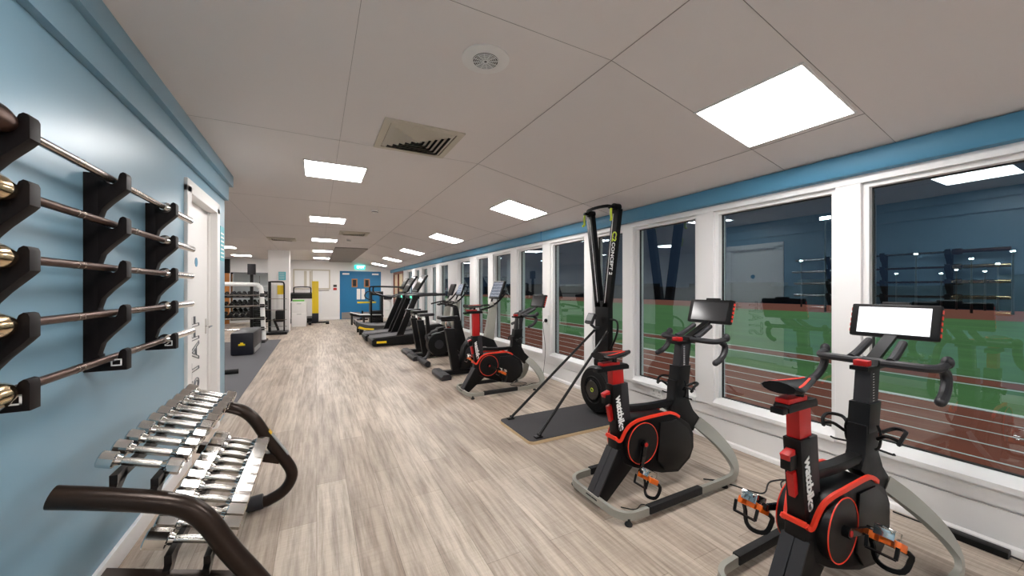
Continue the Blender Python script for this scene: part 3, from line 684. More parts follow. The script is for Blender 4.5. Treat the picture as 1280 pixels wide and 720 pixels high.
    for i in range(n):
        for a in range(12): sb.bm.faces.new((rings[i][a], rings[i][(a + 1) % 12], rings[i + 1][(a + 1) % 12], rings[i + 1][a]))
    sb.bm.faces.new(rings[0]); sb.bm.faces.new(rings[-1])
    sd = sb.build('saddle', 'black', t)
    st = MB()
    for s in (-1, 1): st.sweep(spline([(0.06, s * 0.058, zp + 0.106), (0.12, s * 0.046, zp + 0.107), (0.19, s * 0.027, zp + 0.109), (0.255, s * 0.010, zp + 0.112)], 4), [(-0.004, -0.002), (0.004, -0.002), (0.004, 0.002), (-0.004, 0.002)])
    st.build('saddle_stripe', 'red_orange', sd)
    # --- top tube and head
    MB().sweep(spline([(0.25, 0, 0.568), (0.34, 0, 0.558), (0.48, 0, 0.548), (0.62, 0, 0.545), (0.74, 0, 0.545)], 4), [(-0.024, -0.019), (0.024, -0.019), (0.029, 0.0), (0.022, 0.019), (-0.022, 0.019), (-0.029, 0.0)]).build('top_tube', 'black', t)
    MB().prism([(0.66, 0.50), (0.705, 0.57), (0.715, 0.70), (0.845, 0.70), (0.855, 0.55), (0.90, 0.47), (0.975, 0.40), (0.90, 0.315), (0.80, 0.405), (0.70, 0.475)], -0.038, 0.038, bev=0.008).build('head_frame', 'black', t)
    MB().prism([(0.725, 0.66), (0.845, 0.66), (0.87, 0.80), (0.745, 0.80)], -0.042, 0.042, bev=0.007).build('head_sleeve', 'black_metal', t)
    MB().prism([(0.758, 0.78), (0.858, 0.78), (0.885, 0.955), (0.785, 0.955)], -0.032, 0.032, bev=0.006).build('handlebar_post', 'graphite', t)
    sc = MB()
    for q in range(11): sc.box(0.80, -0.0328, 0.805 + q * 0.013, 0.815, -0.032, 0.808 + q * 0.013)
    sc.build('height_scale', 'white_ink', t, smooth=False)
    # bottle cages either side
    for s in (-1, 1):
        c = MB()
        c.tube([(0.78, s * 0.047, 0.58), (0.78, s * 0.062, 0.60), (0.78, s * 0.066, 0.66), (0.78, s * 0.055, 0.70)], 0.006, 6, smooth=3)
        c.tube([(0.80, s * 0.062, 0.665), (0.83, s * 0.10, 0.69), (0.80, s * 0.145, 0.695), (0.755, s * 0.15, 0.68), (0.735, s * 0.14, 0.645)], 0.0085, 6, smooth=4)
        c.tube([(0.76, s * 0.062, 0.640), (0.735, s * 0.10, 0.67), (0.75, s * 0.14, 0.655), (0.735, s * 0.14, 0.645)], 0.0085, 6, smooth=4)
        c.tube([(0.78, s * 0.06, 0.585), (0.78, s * 0.11, 0.580), (0.76, s * 0.118, 0.590)], 0.005, 6, smooth=3)
        c.build('bottle_cage', 'black', t)
    # --- handlebar
    bx = 0.872 + fore; bz = 0.985
    MB().prism([(0.735, 0.955), (0.93 + fore, 0.955), (0.93 + fore, 0.975), (0.735, 0.975)], -0.036, 0.036, bev=0.004).prism([(0.83, 0.97), (bx + 0.03, 0.97), (bx + 0.03, 1.005), (0.85, 1.0)], -0.04, 0.04, bev=0.006).build('bar_slider', 'black', t)
    MB().box(0.752, -0.028, 0.975, 0.80, 0.028, 1.002, bev=0.004).build('bar_clamp', 'red', t)
    hb = MB()
    for s in (-1, 1):
        hb.tube([(bx, 0, bz), (bx - 0.006, s * 0.10, bz + 0.002), (bx, s * 0.19, bz + 0.002), (bx + 0.03, s * 0.222, bz + 0.004), (bx + 0.085, s * 0.228, bz + 0.012), (bx + 0.115, s * 0.232, bz + 0.020)], 0.0190, 10, smooth=4)
        hb.tube([(bx + 0.05, s * 0.226, bz + 0.004), (bx + 0.095, s * 0.230, bz - 0.03), (bx + 0.080, s * 0.234, bz - 0.08), (bx + 0.03, s * 0.238, bz - 0.118), (bx - 0.02, s * 0.24, bz - 0.135)], 0.0200, 10, smooth=4)
        hb.ball((bx + 0.108, s * 0.232, bz + 0.026), 0.0255, (1.1, 0.9, 1.15), 12)
        hb.ball((bx - 0.022, s * 0.24, bz - 0.136), 0.0200, seg=10)
    hb.build('handlebar', 'graphite', t)
    for s in (-1, 1):
        ae = MB(); ae.tube([(bx - 0.01, s * 0.075, bz + 0.012), (bx + 0.06, s * 0.072, bz + 0.034), (bx + 0.17, s * 0.066, bz + 0.085)], 0.0185, 10, smooth=3); ae.ball((bx + 0.172, s * 0.066, bz + 0.086), 0.0185, seg=10)
        ae.build('aero_bar', 'graphite', t)
    # --- tablet
    tb = MB(); Tm = Matrix.Translation((1.15 + fore, 0, 1.175)) @ Matrix.Rotation(math.radians(16), 4, 'Y')
    tb.box(-0.016, -0.176, -0.092, 0.016, 0.176, 0.092, bev=0.012, M4=Tm)
    tb.box(0.0, -0.055, 0.08, 0.02, 0.055, 0.108, bev=0.004, M4=Tm)
    tab = tb.build('console', 'black', t)
    s_ = MB(); s_.box(-0.018, -0.142, -0.072, -0.0155, 0.142, 0.072, M4=Tm); s_.build('screen', screen, tab, smooth=False)
    sg = MB()
    for s in (-1, 1):
        for q in range(5): sg.box(-0.008, s * 0.1765 - 0.001, -0.07 + q * 0.03, 0.010, s * 0.1765 + 0.001, -0.052 + q * 0.03, M4=Tm)
    sg.build('side_grille', 'red_orange', tab, smooth=False)
    MB().quadbar((bx + 0.02, 0, bz + 0.01), (1.155 + fore, 0, 1.115), 0.05, 0.018).build('console_arm', 'black', t)
    # --- cranks & pedals
    a = math.radians(crank_deg)
    for s in (-1, 1):
        ca, sa = math.cos(a) * (-s), math.sin(a) * (-s)
        px, pz = 0.335 + 0.165 * ca, 0.355 + 0.165 * sa
        cr = MB(); cr.quadbar((0.335, s * 0.108, 0.355), (px, s * 0.122, pz), 0.014, 0.034, up=(-sa, 0, ca), h1=0.024, w1=0.012)
        cr.cyl((0.335, s * 0.09, 0.355), (0.335, s * 0.118, 0.355), 0.022, seg=16); cr.cyl((px, s * 0.112, pz), (px, s * 0.132, pz), 0.015, seg=12); co = cr.build('crank_arm', 'black_gloss', t)
        MB().cyl((0.335, s * 0.116, 0.355), (0.335, s * 0.1205, 0.355), 0.013, seg=14).build('crank_cap', 'red', co)
        y = s * 0.175; q = lambda v: Matrix.Translation((px, y, pz)) @ Matrix.Rotation(math.radians(v), 4, 'Y') @ Matrix.Scale(1.18, 4)
        Q = q(28)
        pd = MB(); pd.cyl((px, s * 0.13, pz), (px, s * 0.215, pz), 0.009, seg=10); pd.box(-0.034, -0.028, -0.006, 0.034, 0.028, 0.030, M4=Q, bev=0.003)
        pd.tube([Q @ Vector(v) for v in ((-0.045, -0.02, 0.022), (-0.052, 0, 0.026), (-0.045, 0.02, 0.022))], 0.005, 6); pd.box(-0.05, -0.022, 0.012, -0.025, 0.022, 0.024, M4=Q, bev=0.003); pd.box(0.03, -0.018, 0.008, 0.05, 0.018, 0.020, M4=Q, bev=0.003)
        pb = pd.build('pedal', 'chrome', t)
        og = MB(); og.box(-0.02, -0.043, -0.026, 0.04, -0.026, 0.0, M4=Q, bev=0.003); og.box(-0.02, 0.026, -0.026, 0.04, 0.043, 0.0, M4=Q, bev=0.003); og.box(0.028, -0.043, -0.024, 0.046, 0.043, -0.010, M4=Q, bev=0.003); og.box(-0.012, -0.016, -0.024, 0.02, 0.016, -0.006, M4=Q, bev=0.003)
        og.build('pedal_plate', 'orange', pb)
        cg = MB(); pts = [(0.045, -0.045, -0.020), (0.045, 0.045, -0.020), (0.062, 0.048, -0.045), (0.066, 0.035, -0.085), (0.055, 0.0, -0.098), (0.066, -0.035, -0.085), (0.062, -0.048, -0.045)]
        cg.sweep(spline([Q @ Vector(p_) for p_ in pts], 3, True), [(-0.004, -0.009), (0.004, -0.009), (0.004, 0.009), (-0.004, 0.009)], closed=True)
        cg.quadbar(Q @ Vector((-0.035, -0.04, -0.02)), Q @ Vector((-0.03, -0.038, -0.06)), 0.012, 0.006); cg.quadbar(Q @ Vector((-0.035, 0.04, -0.02)), Q @ Vector((-0.03, 0.038, -0.06)), 0.012, 0.006); cg.quadbar(Q @ Vector((-0.03, -0.04, -0.06)), Q @ Vector((-0.03, 0.04, -0.06)), 0.012, 0.006)
        cg.build('toe_cage', 'black', pb)
    return t
drop_bike('red and black exercise bike nearest the camera, glowing white screen', 1.585, 0.815, -10, 0.03, 'screen_on')
drop_bike('red and black exercise bike with dark screen, second from the camera', 1.525, 1.82, -108, 0.0, 'screen_dark')
drop_bike('red and black exercise bike in the middle distance, beyond the ski machine', 1.64, 4.50, -25, 0.20, 'screen_dark')

# ================================================================== SKI MACHINE
t = thing('ski_machine', 'tall black ski trainer with V arms standing on a plywood platform', 'ski machine', (2.25, 3.08, 0))
def L3(X, Y, Z): return (X - 2.25, Y - 3.08, Z)
def rrect(x0, y0, x1, y1, r, n=5):
    o = []
    for cx, cy, a0 in ((x1 - r, y1 - r, 0), (x0 + r, y1 - r, PI / 2), (x0 + r, y0 + r, PI), (x1 - r, y0 + r, 1.5 * PI)):
        for q in range(n + 1): a = a0 + q * PI / 2 / n; o.append((cx + math.cos(a) * r, cy + math.sin(a) * r))
    return o
MB().prism(rrect(-0.62, -0.318, 0.66, 0.318, 0.05), 0.0, 0.026, axis='z').build('platform', 'ply', t)
MB().prism(rrect(-0.617, -0.315, 0.657, 0.315, 0.05), 0.026, 0.030, axis='z').build('platform_mat', 'mat_top', t)
# flywheel: faces the user
fx = 0.33; fz = 0.285
fw = MB(); fw.tube([(fx + 0.0, 0, fz), (fx + 0.012, 0, fz), (fx + 0.045, 0, fz), (fx + 0.15, 0, fz), (fx + 0.18, 0, fz)], 1, 40, scales=[0.165, 0.222, 0.247, 0.247, 0.21]); fw.build('flywheel_cage', 'black', t)
gr = MB()
for r in (0.20, 0.11, 0.14, 0.11): gr.ring((fx - 0.001 + (0.012 if r > 0.165 else 0), 0, fz), r, 0.005, 'x', 40)
for q in range(20):
    a = q * PI / 10; gr.quadbar((fx - 0.002, math.cos(a) * 0.10, fz + math.sin(a) * 0.10), (fx + 0.016, math.cos(a) * 0.225, fz + math.sin(a) * 0.225), 0.006, 0.006)
gr.build('flywheel_grille', 'black_metal', t)
MB().cyl((fx - 0.012, 0, fz), (fx, 0, fz), 0.10, seg=30, bev=0.004).build('flywheel_cover', 'black_gloss', t)
part_label(MB().ring((fx - 0.013, 0, fz), 0.018, 0.004, 'x', 20).build('emblem', 'lime', t), 'small yellow ring emblem')
# tower
tx = 0.475
MB().prism([(-0.105, 0.03), (0.105, 0.03), (0.10, 1.22), (-0.10, 1.22)], tx - 0.03, tx + 0.04, axis='x', bev=0.006).build('tower_lower', 'black', t)
for s in (-1, 1):
    ar = MB(); ar.prism([(s * 0.012, 1.15), (s * 0.105, 1.15), (s * 0.255, 2.16), (s * 0.165, 2.16)], tx - 0.03, tx + 0.03, axis='x', bev=0.005)
    ao = ar.build('tower_arm', 'black', t)
    cd = MB(); cd.tube([(tx - 0.033, s * 0.155 * 0.35, 1.20), (tx - 0.033, s * 0.185, 2.12)], 0.003, 6); cd.build('drive_cord', 'white', t)
    hubb = MB(); hubb.cyl((tx - 0.05, s * 0.20, 2.185), (tx + 0.035, s * 0.20, 2.185), 0.038, seg=20, bev=0.004); hubb.box(tx - 0.10, s * 0.20 - 0.02, 2.165, tx - 0.04, s * 0.20 + 0.02, 2.195, bev=0.006); hubb.build('pulley_hub', 'black', t)
    hn = MB(); hn.tube([(tx - 0.085, s * 0.21, 2.165), (tx - 0.09, s * 0.212, 2.12), (tx - 0.085, s * 0.215, 2.06), (tx - 0.105, s * 0.225, 2.045)], 0.012, 8, smooth=3); hn.build('ski_handle', 'lime', t)
MB().tube([(tx - 0.03, -0.20, 2.185), (tx - 0.09, -0.15, 2.20), (tx - 0.11, 0.0, 2.205), (tx - 0.09, 0.15, 2.20), (tx - 0.03, 0.20, 2.185)], 0.017, 8, smooth=5).build('top_bar', 'black', t)
text('brand_lettering', 'CONCEPT 2', 0.062, 'white_ink', t, frame((tx - 0.0325, -0.163, 1.66), (0, 0.145, -1), (0, -1, -0.145)), offset=0.0012)
text('brand_emblem', 'C2', 0.085, 'lime', t, frame((tx - 0.0325, -0.196, 1.885), (0, 0.145, -1), (0, -1, -0.145)), offset=0.003)
# braces
for s in (-1, 1):
    b = MB(); b.tube([(-0.50, s * 0.265, 0.05), (0.44, s * 0.10, 0.90)], 0.0135, 10); b.build('brace', 'black_metal', t)
    MB().box(-0.545, s * 0.265 - 0.022, 0.030, -0.475, s * 0.265 + 0.022, 0.045, bev=0.003).cyl((-0.50, s * 0.265 - 0.02, 0.052), (-0.50, s * 0.265 + 0.02, 0.052), 0.012, seg=10).build('brace_foot', 'black_metal', t)
mo = MB(); Tm = Matrix.Translation((0.345, 0.055, 1.03)) @ Matrix.Rotation(math.radians(28), 4, 'Y')
mo.box(-0.018, -0.055, -0.06, 0.018, 0.055, 0.06, bev=0.008, M4=Tm); mo.tube([(0.345, 0.055, 0.97), (0.40, 0.05, 0.93), (0.45, 0.03, 0.93)], 0.014, 8); md = mo.build('monitor', 'graphite', t)
MB().box(-0.02, -0.044, -0.03, -0.017, 0.044, 0.048, M4=Tm).build('monitor_screen', 'label', md, smooth=False)
MB().tube([(tx, -0.09, 1.03), (tx + 0.01, -0.18, 1.02), (tx - 0.02, -0.235, 0.96), (tx - 0.03, -0.22, 0.86), (tx, -0.10, 0.70)], 0.011, 8, smooth=5).build('drive_hose', 'black', t)
MB().box(fx + 0.06, -0.06, 0.53, fx + 0.15, 0.06, 0.60, bev=0.01).build('damper', 'black', t)

# ================================================================== OTHER CARDIO MACHINES
def upright_bike(lab, X, Y, screen, green=False, wide=False):
    t = thing('upright_bike', lab, 'exercise bike', (X, Y, 0), 0, 'black upright bikes')
    MB().prism([(-0.07, 0.0), (0.07, 0.0), (0.08, 0.05), (0.045, 0.085), (-0.045, 0.085), (-0.08, 0.05)], -0.27, 0.27, bev=0.008).build('rear_stabiliser', 'graphite', t)
    MB().prism([(1.0, 0.0), (1.14, 0.0), (1.14, 0.05), (1.10, 0.08), (1.03, 0.08), (1.0, 0.05)], -0.26, 0.26, bev=0.006).build('front_stabiliser', 'graphite', t)
    MB().prism([(0.04, 0.02), (1.05, 0.02), (1.05, 0.09), (0.04, 0.09)], -0.05, 0.05, bev=0.006).build('base_beam', 'black', t)
    MB().prism([(0.17, 0.06), (0.31, 0.06), (0.18, 0.74), (0.05, 0.74)], -0.045, 0.045, bev=0.008).build('seat_tube', 'black', t)
    MB().prism([(0.075, 0.73), (0.155, 0.73), (0.135, 0.86), (0.06, 0.86)], -0.022, 0.022, bev=0.004).build('seat_post', 'chrome', t)
    MB().box(0.0, -0.03, 0.85, 0.22, 0.03, 0.875, bev=0.005).build('saddle_slider', 'black', t)
    s = MB(); s.prism([(-0.04, -0.11), (0.02, -0.12), (0.10, -0.07), (0.20, -0.03), (0.26, -0.02), (0.27, 0.0), (0.26, 0.02), (0.20, 0.03), (0.10, 0.07), (0.02, 0.12), (-0.04, 0.11), (-0.055, 0)], 0.88, 0.93, axis='z', bev=0.015); s.build('saddle', 'black', t)
    MB().prism([(0.28, 0.10), (0.34, 0.44), (0.46, 0.58), (0.66, 0.60), (0.86, 0.52), (0.96, 0.34), (0.92, 0.12)], -0.08, 0.08, bev=0.02).build('drive_housing', 'black', t)
    for q in (-1, 1):
        MB().cyl((0.48, q * 0.08, 0.34), (0.48, q * 0.095, 0.34), 0.12, seg=30).build('crank_cover', 'graphite', t)
        MB().quadbar((0.48, q * 0.11, 0.34), (0.48 - q * 0.13, q * 0.12, 0.34 - q * 0.10), 0.014, 0.03).box(0.48 - q * 0.13 - 0.05, q * 0.13, 0.34 - q * 0.10 - 0.015, 0.48 - q * 0.13 + 0.05, q * 0.13 + q * 0.09, 0.34 - q * 0.10 + 0.012, bev=0.004).build('crank', 'chrome', t)
    MB().prism([(0.70, 0.50), (0.86, 0.46), (0.93, 1.10), (0.84, 1.14)], -0.05, 0.05, bev=0.01).build('console_mast', 'silver', t)
    hb = MB()
    for q in (-1, 1):
        hb.tube([(0.86, 0, 1.06), (0.82, q * 0.12, 1.08), (0.68, q * 0.22, 1.05), (0.55, q * 0.23, 1.02)], 0.016, 8, smooth=4)
        hb.tube([(0.86, 0, 1.08), (0.90, q * 0.12, 1.14), (0.98, q * 0.20, 1.26), (1.02, q * 0.2, 1.32)], 0.016, 8, smooth=4)
    hb.build('handlebar', 'black', t)
    Tm = Matrix.Translation((0.95, 0, 1.33)) @ Matrix.Rotation(math.radians(20), 4, 'Y')
    w, h = (0.20, 0.155) if wide else (0.15, 0.13)
    c = MB().box(-0.02, -w, -h, 0.02, w, h, M4=Tm, bev=0.012).build('console', 'black', t)
    MB().box(-0.023, -w + 0.025, -h + 0.03, -0.019, w - 0.025, h - 0.025, M4=Tm).build('screen', screen, c, smooth=False)
    return t
upright_bike('black upright bike with large lit screen, behind the third drop bar bike', 1.69, 5.55, 'screen_busy', wide=True)
upright_bike('black upright bike farther back, next to the treadmills', 1.68, 7.86, 'screen_dark')
upright_bike('black upright bike half hidden between two others, dim screen', 1.66, 7.24, 'screen_busy')
# fan bike
t = thing('fan_bike', 'dark bike with round fan cage and rear transport roller', 'exercise bike', (1.64, 6.62, 0))
MB().cyl((0.05, -0.30, 0.055), (0.05, 0.30, 0.055), 0.05, seg=20, bev=0.008).build('rear_roller', 'graphite', t)
MB().tube([(0.06, 0, 0.09), (0.13, 0, 0.16), (0.17, 0, 0.32), (0.10, 0, 0.48), (0.16, 0, 0.55), (0.3, 0, 0.60)], 0.03, 12, smooth=4).build('curved_tube', 'grey_dark', t)
MB().tube([(0.31, -0.09, 0.35), (0.31, -0.085, 0.35), (0.31, 0.085, 0.35), (0.31, 0.09, 0.35)], 1, 36, scales=[0.17, 0.20, 0.20, 0.17]).build('fan_cage', 'black', t)
MB().cyl((0.31, -0.095, 0.35), (0.31, -0.09, 0.35), 0.08, seg=24).build('fan_hub', 'graphite', t)
MB().prism([(0.10, 0.50), (0.18, 0.50), (0.14, 0.86), (0.08, 0.86)], -0.025, 0.025, bev=0.004).build('seat_post', 'black', t)
MB().prism([(-0.04, -0.10), (0.02, -0.11), (0.10, -0.07), (0.24, -0.02), (0.24, 0.02), (0.10, 0.07), (0.02, 0.11), (-0.04, 0.10)], 0.86, 0.91, axis='z', bev=0.015).build('saddle', 'graphite', t)
MB().prism([(0.3, 0.55), (0.8, 0.10), (0.92, 0.10), (0.75, 0.70), (0.68, 1.02), (0.60, 1.02), (0.62, 0.62)], -0.04, 0.04, bev=0.008).build('front_frame', 'black', t)
MB().box(0.80, -0.25, 0.0, 0.92, 0.25, 0.10, bev=0.01).build('front_foot', 'graphite', t)
hb = MB()
for q in (-1, 1): hb.tube([(0.64, 0, 1.0), (0.60, q * 0.2, 1.03), (0.42, q * 0.23, 1.08)], 0.015, 8, smooth=3)
hb.build('handlebar', 'black', t)

def treadmill(lab, X, Y, wd=0.82, accent=False, display=True):
    t = thing('treadmill', lab, 'treadmill', (X, Y, 0), 0, 'treadmills facing the windows')
    h = wd / 2
    MB().prism([(0.0, 0.05), (0.03, 0.02), (1.8, 0.02), (1.8, 0.30), (1.2, 0.26), (0.06, 0.185), (0.0, 0.15)], -h, h, bev=0.015).build('deck', 'black', t)
    MB().prism([(0.02, 0.188), (1.2, 0.264), (1.2, 0.270), (0.02, 0.195)], -h + 0.11, h - 0.11).build('belt', 'belt', t)
    for s in (-1, 1):
        MB().prism([(0.03, 0.186), (1.2, 0.262), (1.2, 0.285), (0.03, 0.205)], s * (h - 0.09), s * (h - 0.01), bev=0.003).build('side_step', 'graphite', t)
        MB().prism([(0.55, 0.24), (0.72, 0.25), (1.08, 1.16), (0.96, 1.20)], s * (h - 0.075), s * (h - 0.005), bev=0.01).build('mast', 'black', t)
        MB().tube([(0.92, s * (h - 0.04), 1.15), (1.25, s * (h - 0.04), 1.20), (1.75, s * (h - 0.04), 1.21)], 0.035, 10, smooth=3).build('handrail', 'graphite', t)
        part_label(MB().box(0.10, s * h - s * 0.002, 0.075, 0.32, s * h + s * 0.003, 0.125, bev=0.002).build('side_badge', 'yellow', t), 'yellow badge')
    MB().box(0.94, -h, 1.10, 1.10, h, 1.20, bev=0.02).build('crossbar', 'black', t)
    Tm = Matrix.Translation((1.20, 0, 1.48)) @ Matrix.Rotation(math.radians(32), 4, 'Y')
    c = MB().box(-0.025, -0.29, -0.25, 0.025, 0.29, 0.25, M4=Tm, bev=0.015).build('console', 'black', t)
    MB().box(-0.029, -0.25, -0.18, -0.024, 0.25, 0.20, M4=Tm).build('screen', 'screen_dark', c, smooth=False)
    MB().box(0.925, -h + 0.04, 1.12, 0.945, -h + 0.26, 1.17, bev=0.003).build('display', 'screen_green', t)
treadmill('black treadmill nearest the camera with yellow side badge', 1.13, 9.52)
treadmill('black treadmill in the middle of the row, grey belt', 1.08, 10.42)
# curved treadmill
t = thing('treadmill', 'curved deck treadmill with yellow accents, farthest of the row', 'treadmill', (1.0, 12.1, 0), 0, None)
cv = [(0.0, 0.42), (0.10, 0.35), (0.35, 0.28), (0.7, 0.25), (1.1, 0.27), (1.5, 0.36), (1.7, 0.46)]
pts = [(x, z) for x, z in cv] + [(1.7, 0.30), (1.5, 0.14), (1.0, 0.09), (0.4, 0.10), (0.1, 0.16), (0.0, 0.28)]
for s in (-1, 1): MB().prism(pts, s * 0.36, s * 0.44, bev=0.01).build('side_frame', 'grey_dark', t)
MB().prism([(x + 0.01, z - 0.01) for x, z in cv] + [(x, z - 0.08) for x, z in cv[::-1]], -0.36, 0.36).build('belt', 'belt', t)
for s in (-1, 1):
    MB().prism([(0.06, 0.20), (0.22, 0.15), (0.5, 0.13), (0.5, 0.17), (0.25, 0.2), (0.1, 0.26)], s * 0.441, s * 0.447).build('side_accent', 'yellow', t)
    MB().prism([(0.1, 0.0), (0.22, 0.0), (0.22, 0.18), (0.1, 0.22)], s * 0.30, s * 0.42, bev=0.01).build('foot', 'black', t)
    MB().prism([(1.45, 0.0), (1.57, 0.0), (1.57, 0.25), (1.45, 0.22)], s * 0.30, s * 0.42, bev=0.01).build('foot', 'black', t)
    MB().quadbar((1.05, s * 0.40, 0.25), (1.42, s * 0.40, 1.25), 0.06, 0.09).build('mast', 'black', t)
    MB().tube([(1.40, s * 0.40, 1.18), (1.0, s * 0.42, 1.1), (0.55, s * 0.42, 1.22), (0.48, s * 0.42, 1.36), (0.6, s * 0.42, 1.42), (1.45, s * 0.40, 1.40)], 0.022, 8, smooth=4).build('handrail', 'black', t)
Tm = Matrix.Translation((1.47, 0, 1.50)) @ Matrix.Rotation(math.radians(28), 4, 'Y')
MB().box(-0.02, -0.25, -0.18, 0.02, 0.25, 0.2, M4=Tm, bev=0.01).build('console', 'black', t)
MB().box(1.38, -0.42, 1.18, 1.46, 0.42, 1.26, bev=0.01).build('crossbar', 'black', t)
MB().quadbar((1.42, 0, 1.22), (1.46, 0, 1.36), 0.08, 0.04).build('console_neck', 'black', t)

# weight machine with long padded bench and yellow arm in front of the blue doors
t = thing('weight_machine', 'black weight machine with long low bench and yellow arm before blue doors', 'gym machine', (1.08, 15.2, 0))
MB().prism([(0.0, 0.42), (0.04, 0.45), (0.35, 0.36), (1.2, 0.34), (1.2, 0.27), (0.4, 0.27), (0.05, 0.34)], -0.22, 0.22, bev=0.012).build('bench_frame', 'black', t)
MB().prism([(0.04, 0.45), (0.35, 0.362), (1.2, 0.342), (1.2, 0.362), (0.36, 0.385), (0.05, 0.472)], -0.21, 0.21, bev=0.006).build('bench_top', 'white', t)
for x in (0.06, 0.48): MB().box(x, -0.15, 0.0, x + 0.05, 0.15, 0.36 if x < .1 else 0.29, bev=0.006).build('leg', 'black', t)
MB().box(0.60, -0.30, 0.0, 1.35, 0.30, 0.06, bev=0.01).build('base', 'black', t)
ws = MB()
for k in range(10): ws.box(0.78, -0.20, 0.07 + k * 0.045, 1.12, 0.20, 0.105 + k * 0.045, bev=0.004)
ws.build('weight_stack', 'black', t)
MB().box(0.72, -0.26, 0.05, 0.78, 0.26, 1.25, bev=0.008).box(1.12, -0.26, 0.05, 1.18, 0.26, 1.25, bev=0.008).box(0.72, -0.26, 1.10, 1.18, 0.26, 1.25, bev=0.02).build('tower', 'black', t)
MB().box(0.28, -0.035, 0.80, 0.95, 0.035, 0.86, bev=0.006).build('lift_arm', 'yellow', t)
MB().tube([(0.85, -0.2, 1.20), (0.62, -0.2, 1.24), (0.52, -0.2, 1.10), (0.60, -0.2, 0.98), (0.85, -0.2, 0.90)], 0.02, 8, smooth=4).build('grip_loop', 'black', t)
MB().cyl((1.2, -0.25, 1.02), (1.5, -0.25, 1.02), 0.09, seg=16, bev=0.02).build('roller_pad', 'navy', t)
MB().tube([(1.22, 0, 0.5), (1.42, 0, 0.5), (1.5, 0, 0.62), (1.5, 0, 0.85), (1.3, 0, 0.95), (1.15, 0, 0.95)], 0.03, 8, smooth=4).build('white_guard', 'white', t)
t = thing('weight_stand', 'small black stand with short post standing before the blue doors', 'gym stand', (1.75, 17.3, 0))
MB().prism(rrect(-0.22, -0.16, 0.22, 0.16, 0.05), 0.0, 0.04, axis='z').build('base_plate', 'black', t)
MB().cyl((0, 0, 0.04), (0, 0, 0.40), 0.035, seg=14).cyl((0, 0, 0.04), (0, 0, 0.08), 0.11, seg=20).build('post', 'black', t)

# ================================================================== LEFT WEIGHTS BAY
o = struct(MB().box(LX, 5.05, 0.0, -0.84, 11.6, 0.008).build('trim_42', 'gym_mat', smooth=False))
t = thing('plyo_box', 'black soft jump box with small yellow badge on the grey matting', 'jump box', (-1.33, 9.75, 0.008))
MB().box(-0.195, -0.62, 0.0, 0.195, 0.62, 0.46, bev=0.045).build('foam_body', 'navy', t)
MB().box(-0.06, -0.625, 0.20, 0.05, -0.619, 0.235, bev=0.001).box(-0.03, -0.625, 0.235, 0.02, -0.619, 0.26, bev=0.001).build('badge', 'yellow', t)
MB().prism([(-0.55, 0.03), (0.35, 0.03), (0.35, 0.13), (-0.55, 0.13)], 0.194, 0.199, axis='x').build('side_label', 'label', t)
tag(MB().tube([(-1.9, 7.15, 0.045), (-1.10, 7.25, 0.045)], 0.036, 14).build('foam_roller', 'rubber'), 'black foam roller lying on the grey matting near the blue wall', 'foam roller')
# white storage rack frame with chrome bars
t = thing('bar_rack', 'white arched tube rack with round upper corner, chrome bars across it', 'bar rack', (-1.75, 11.4, 0))
MB().tube([(-1.0, 0, 0.0), (-1.0, 0, 1.25), (-0.93, 0, 1.40), (-0.78, 0, 1.46), (0.30, 0, 1.46), (0.43, 0, 1.41), (0.50, 0, 1.25), (0.55, 0, 0.0)], 0.052, 14, smooth=4).build('arch_tube', 'white', t)
for z in (1.19, 0.92, 0.60, 0.34):
    MB().box(0.47, -0.075, z - 0.045, 0.57, -0.04, z + 0.045, bev=0.006).build('bar_clip', 'black', t)
    tb_ = MB().cyl((-1.1, -0.062, z), (0.62, -0.062, z), 0.016, seg=10)
    o = tb_.build('steel_bar', 'chrome', None); o.location = (-1.75, 11.4, 0)
    tag(o, {1.19: 'topmost thin chrome bar held by the white arched rack', 0.92: 'second chrome bar down on the white arched rack', 0.60: 'third chrome bar down on the white arched rack', 0.34: 'lowest chrome bar on the white arched rack'}[z], 'bar', 'chrome bars on the white rack')
for x in (-1.0, 0.55): MB().box(x - 0.06, -0.35, 0.0, x + 0.06, 0.35, 0.05, bev=0.01).build('foot', 'black', t)
# cable machine in front of the pillar
t = thing('cable_machine', 'black cable machine with white shrouds and yellow placard before white pillar', 'cable machine', (-1.08, 13.2, 0))
MB().box(-0.36, -0.35, 0.0, 0.30, 0.35, 0.07, bev=0.012).build('base', 'black', t)
fr = MB(); fr.box(-0.20, -0.05, 0.05, -0.13, 0.05, 1.57, bev=0.006); fr.box(0.185, -0.03, 0.05, 0.225, 0.03, 1.50, bev=0.006); fr.tube([(-0.16, 0, 1.56), (0.12, 0, 1.56), (0.19, 0, 1.53), (0.205, 0, 1.45)], 0.022, 8, smooth=4)
fr.build('upright', 'black', t)
MB().box(-0.13, 0.08, 0.25, -0.03, 0.10, 1.50, bev=0.01).box(0.02, 0.08, 0.62, 0.11, 0.10, 1.50, bev=0.01).build('shroud', 'white', t)
MB().box(0.02, 0.04, 1.18, 0.19, 0.06, 1.46, bev=0.01).build('placard', 'yellow', t)
MB().box(-0.02, -0.05, 0.35, 0.20, 0.08, 0.70, bev=0.03).box(-0.34, -0.05, 0.35, -0.2, 0.08, 0.75, bev=0.03).build('pad', 'black', t)
MB().quadbar((-0.06, -0.02, 0.45), (0.06, -0.02, 0.1), 0.06, 0.06).quadbar((-0.06, -0.02, 0.45), (-0.06, -0.02, 1.45), 0.05, 0.05).build('carriage', 'black', t)
cb = MB()
for z in (1.05, 0.72, 0.42, 0.22): cb.cyl((-0.40, -0.10, z), (0.28, -0.10, z), 0.008, seg=8)
cb.build('cross_rod', 'steel_bar', t)
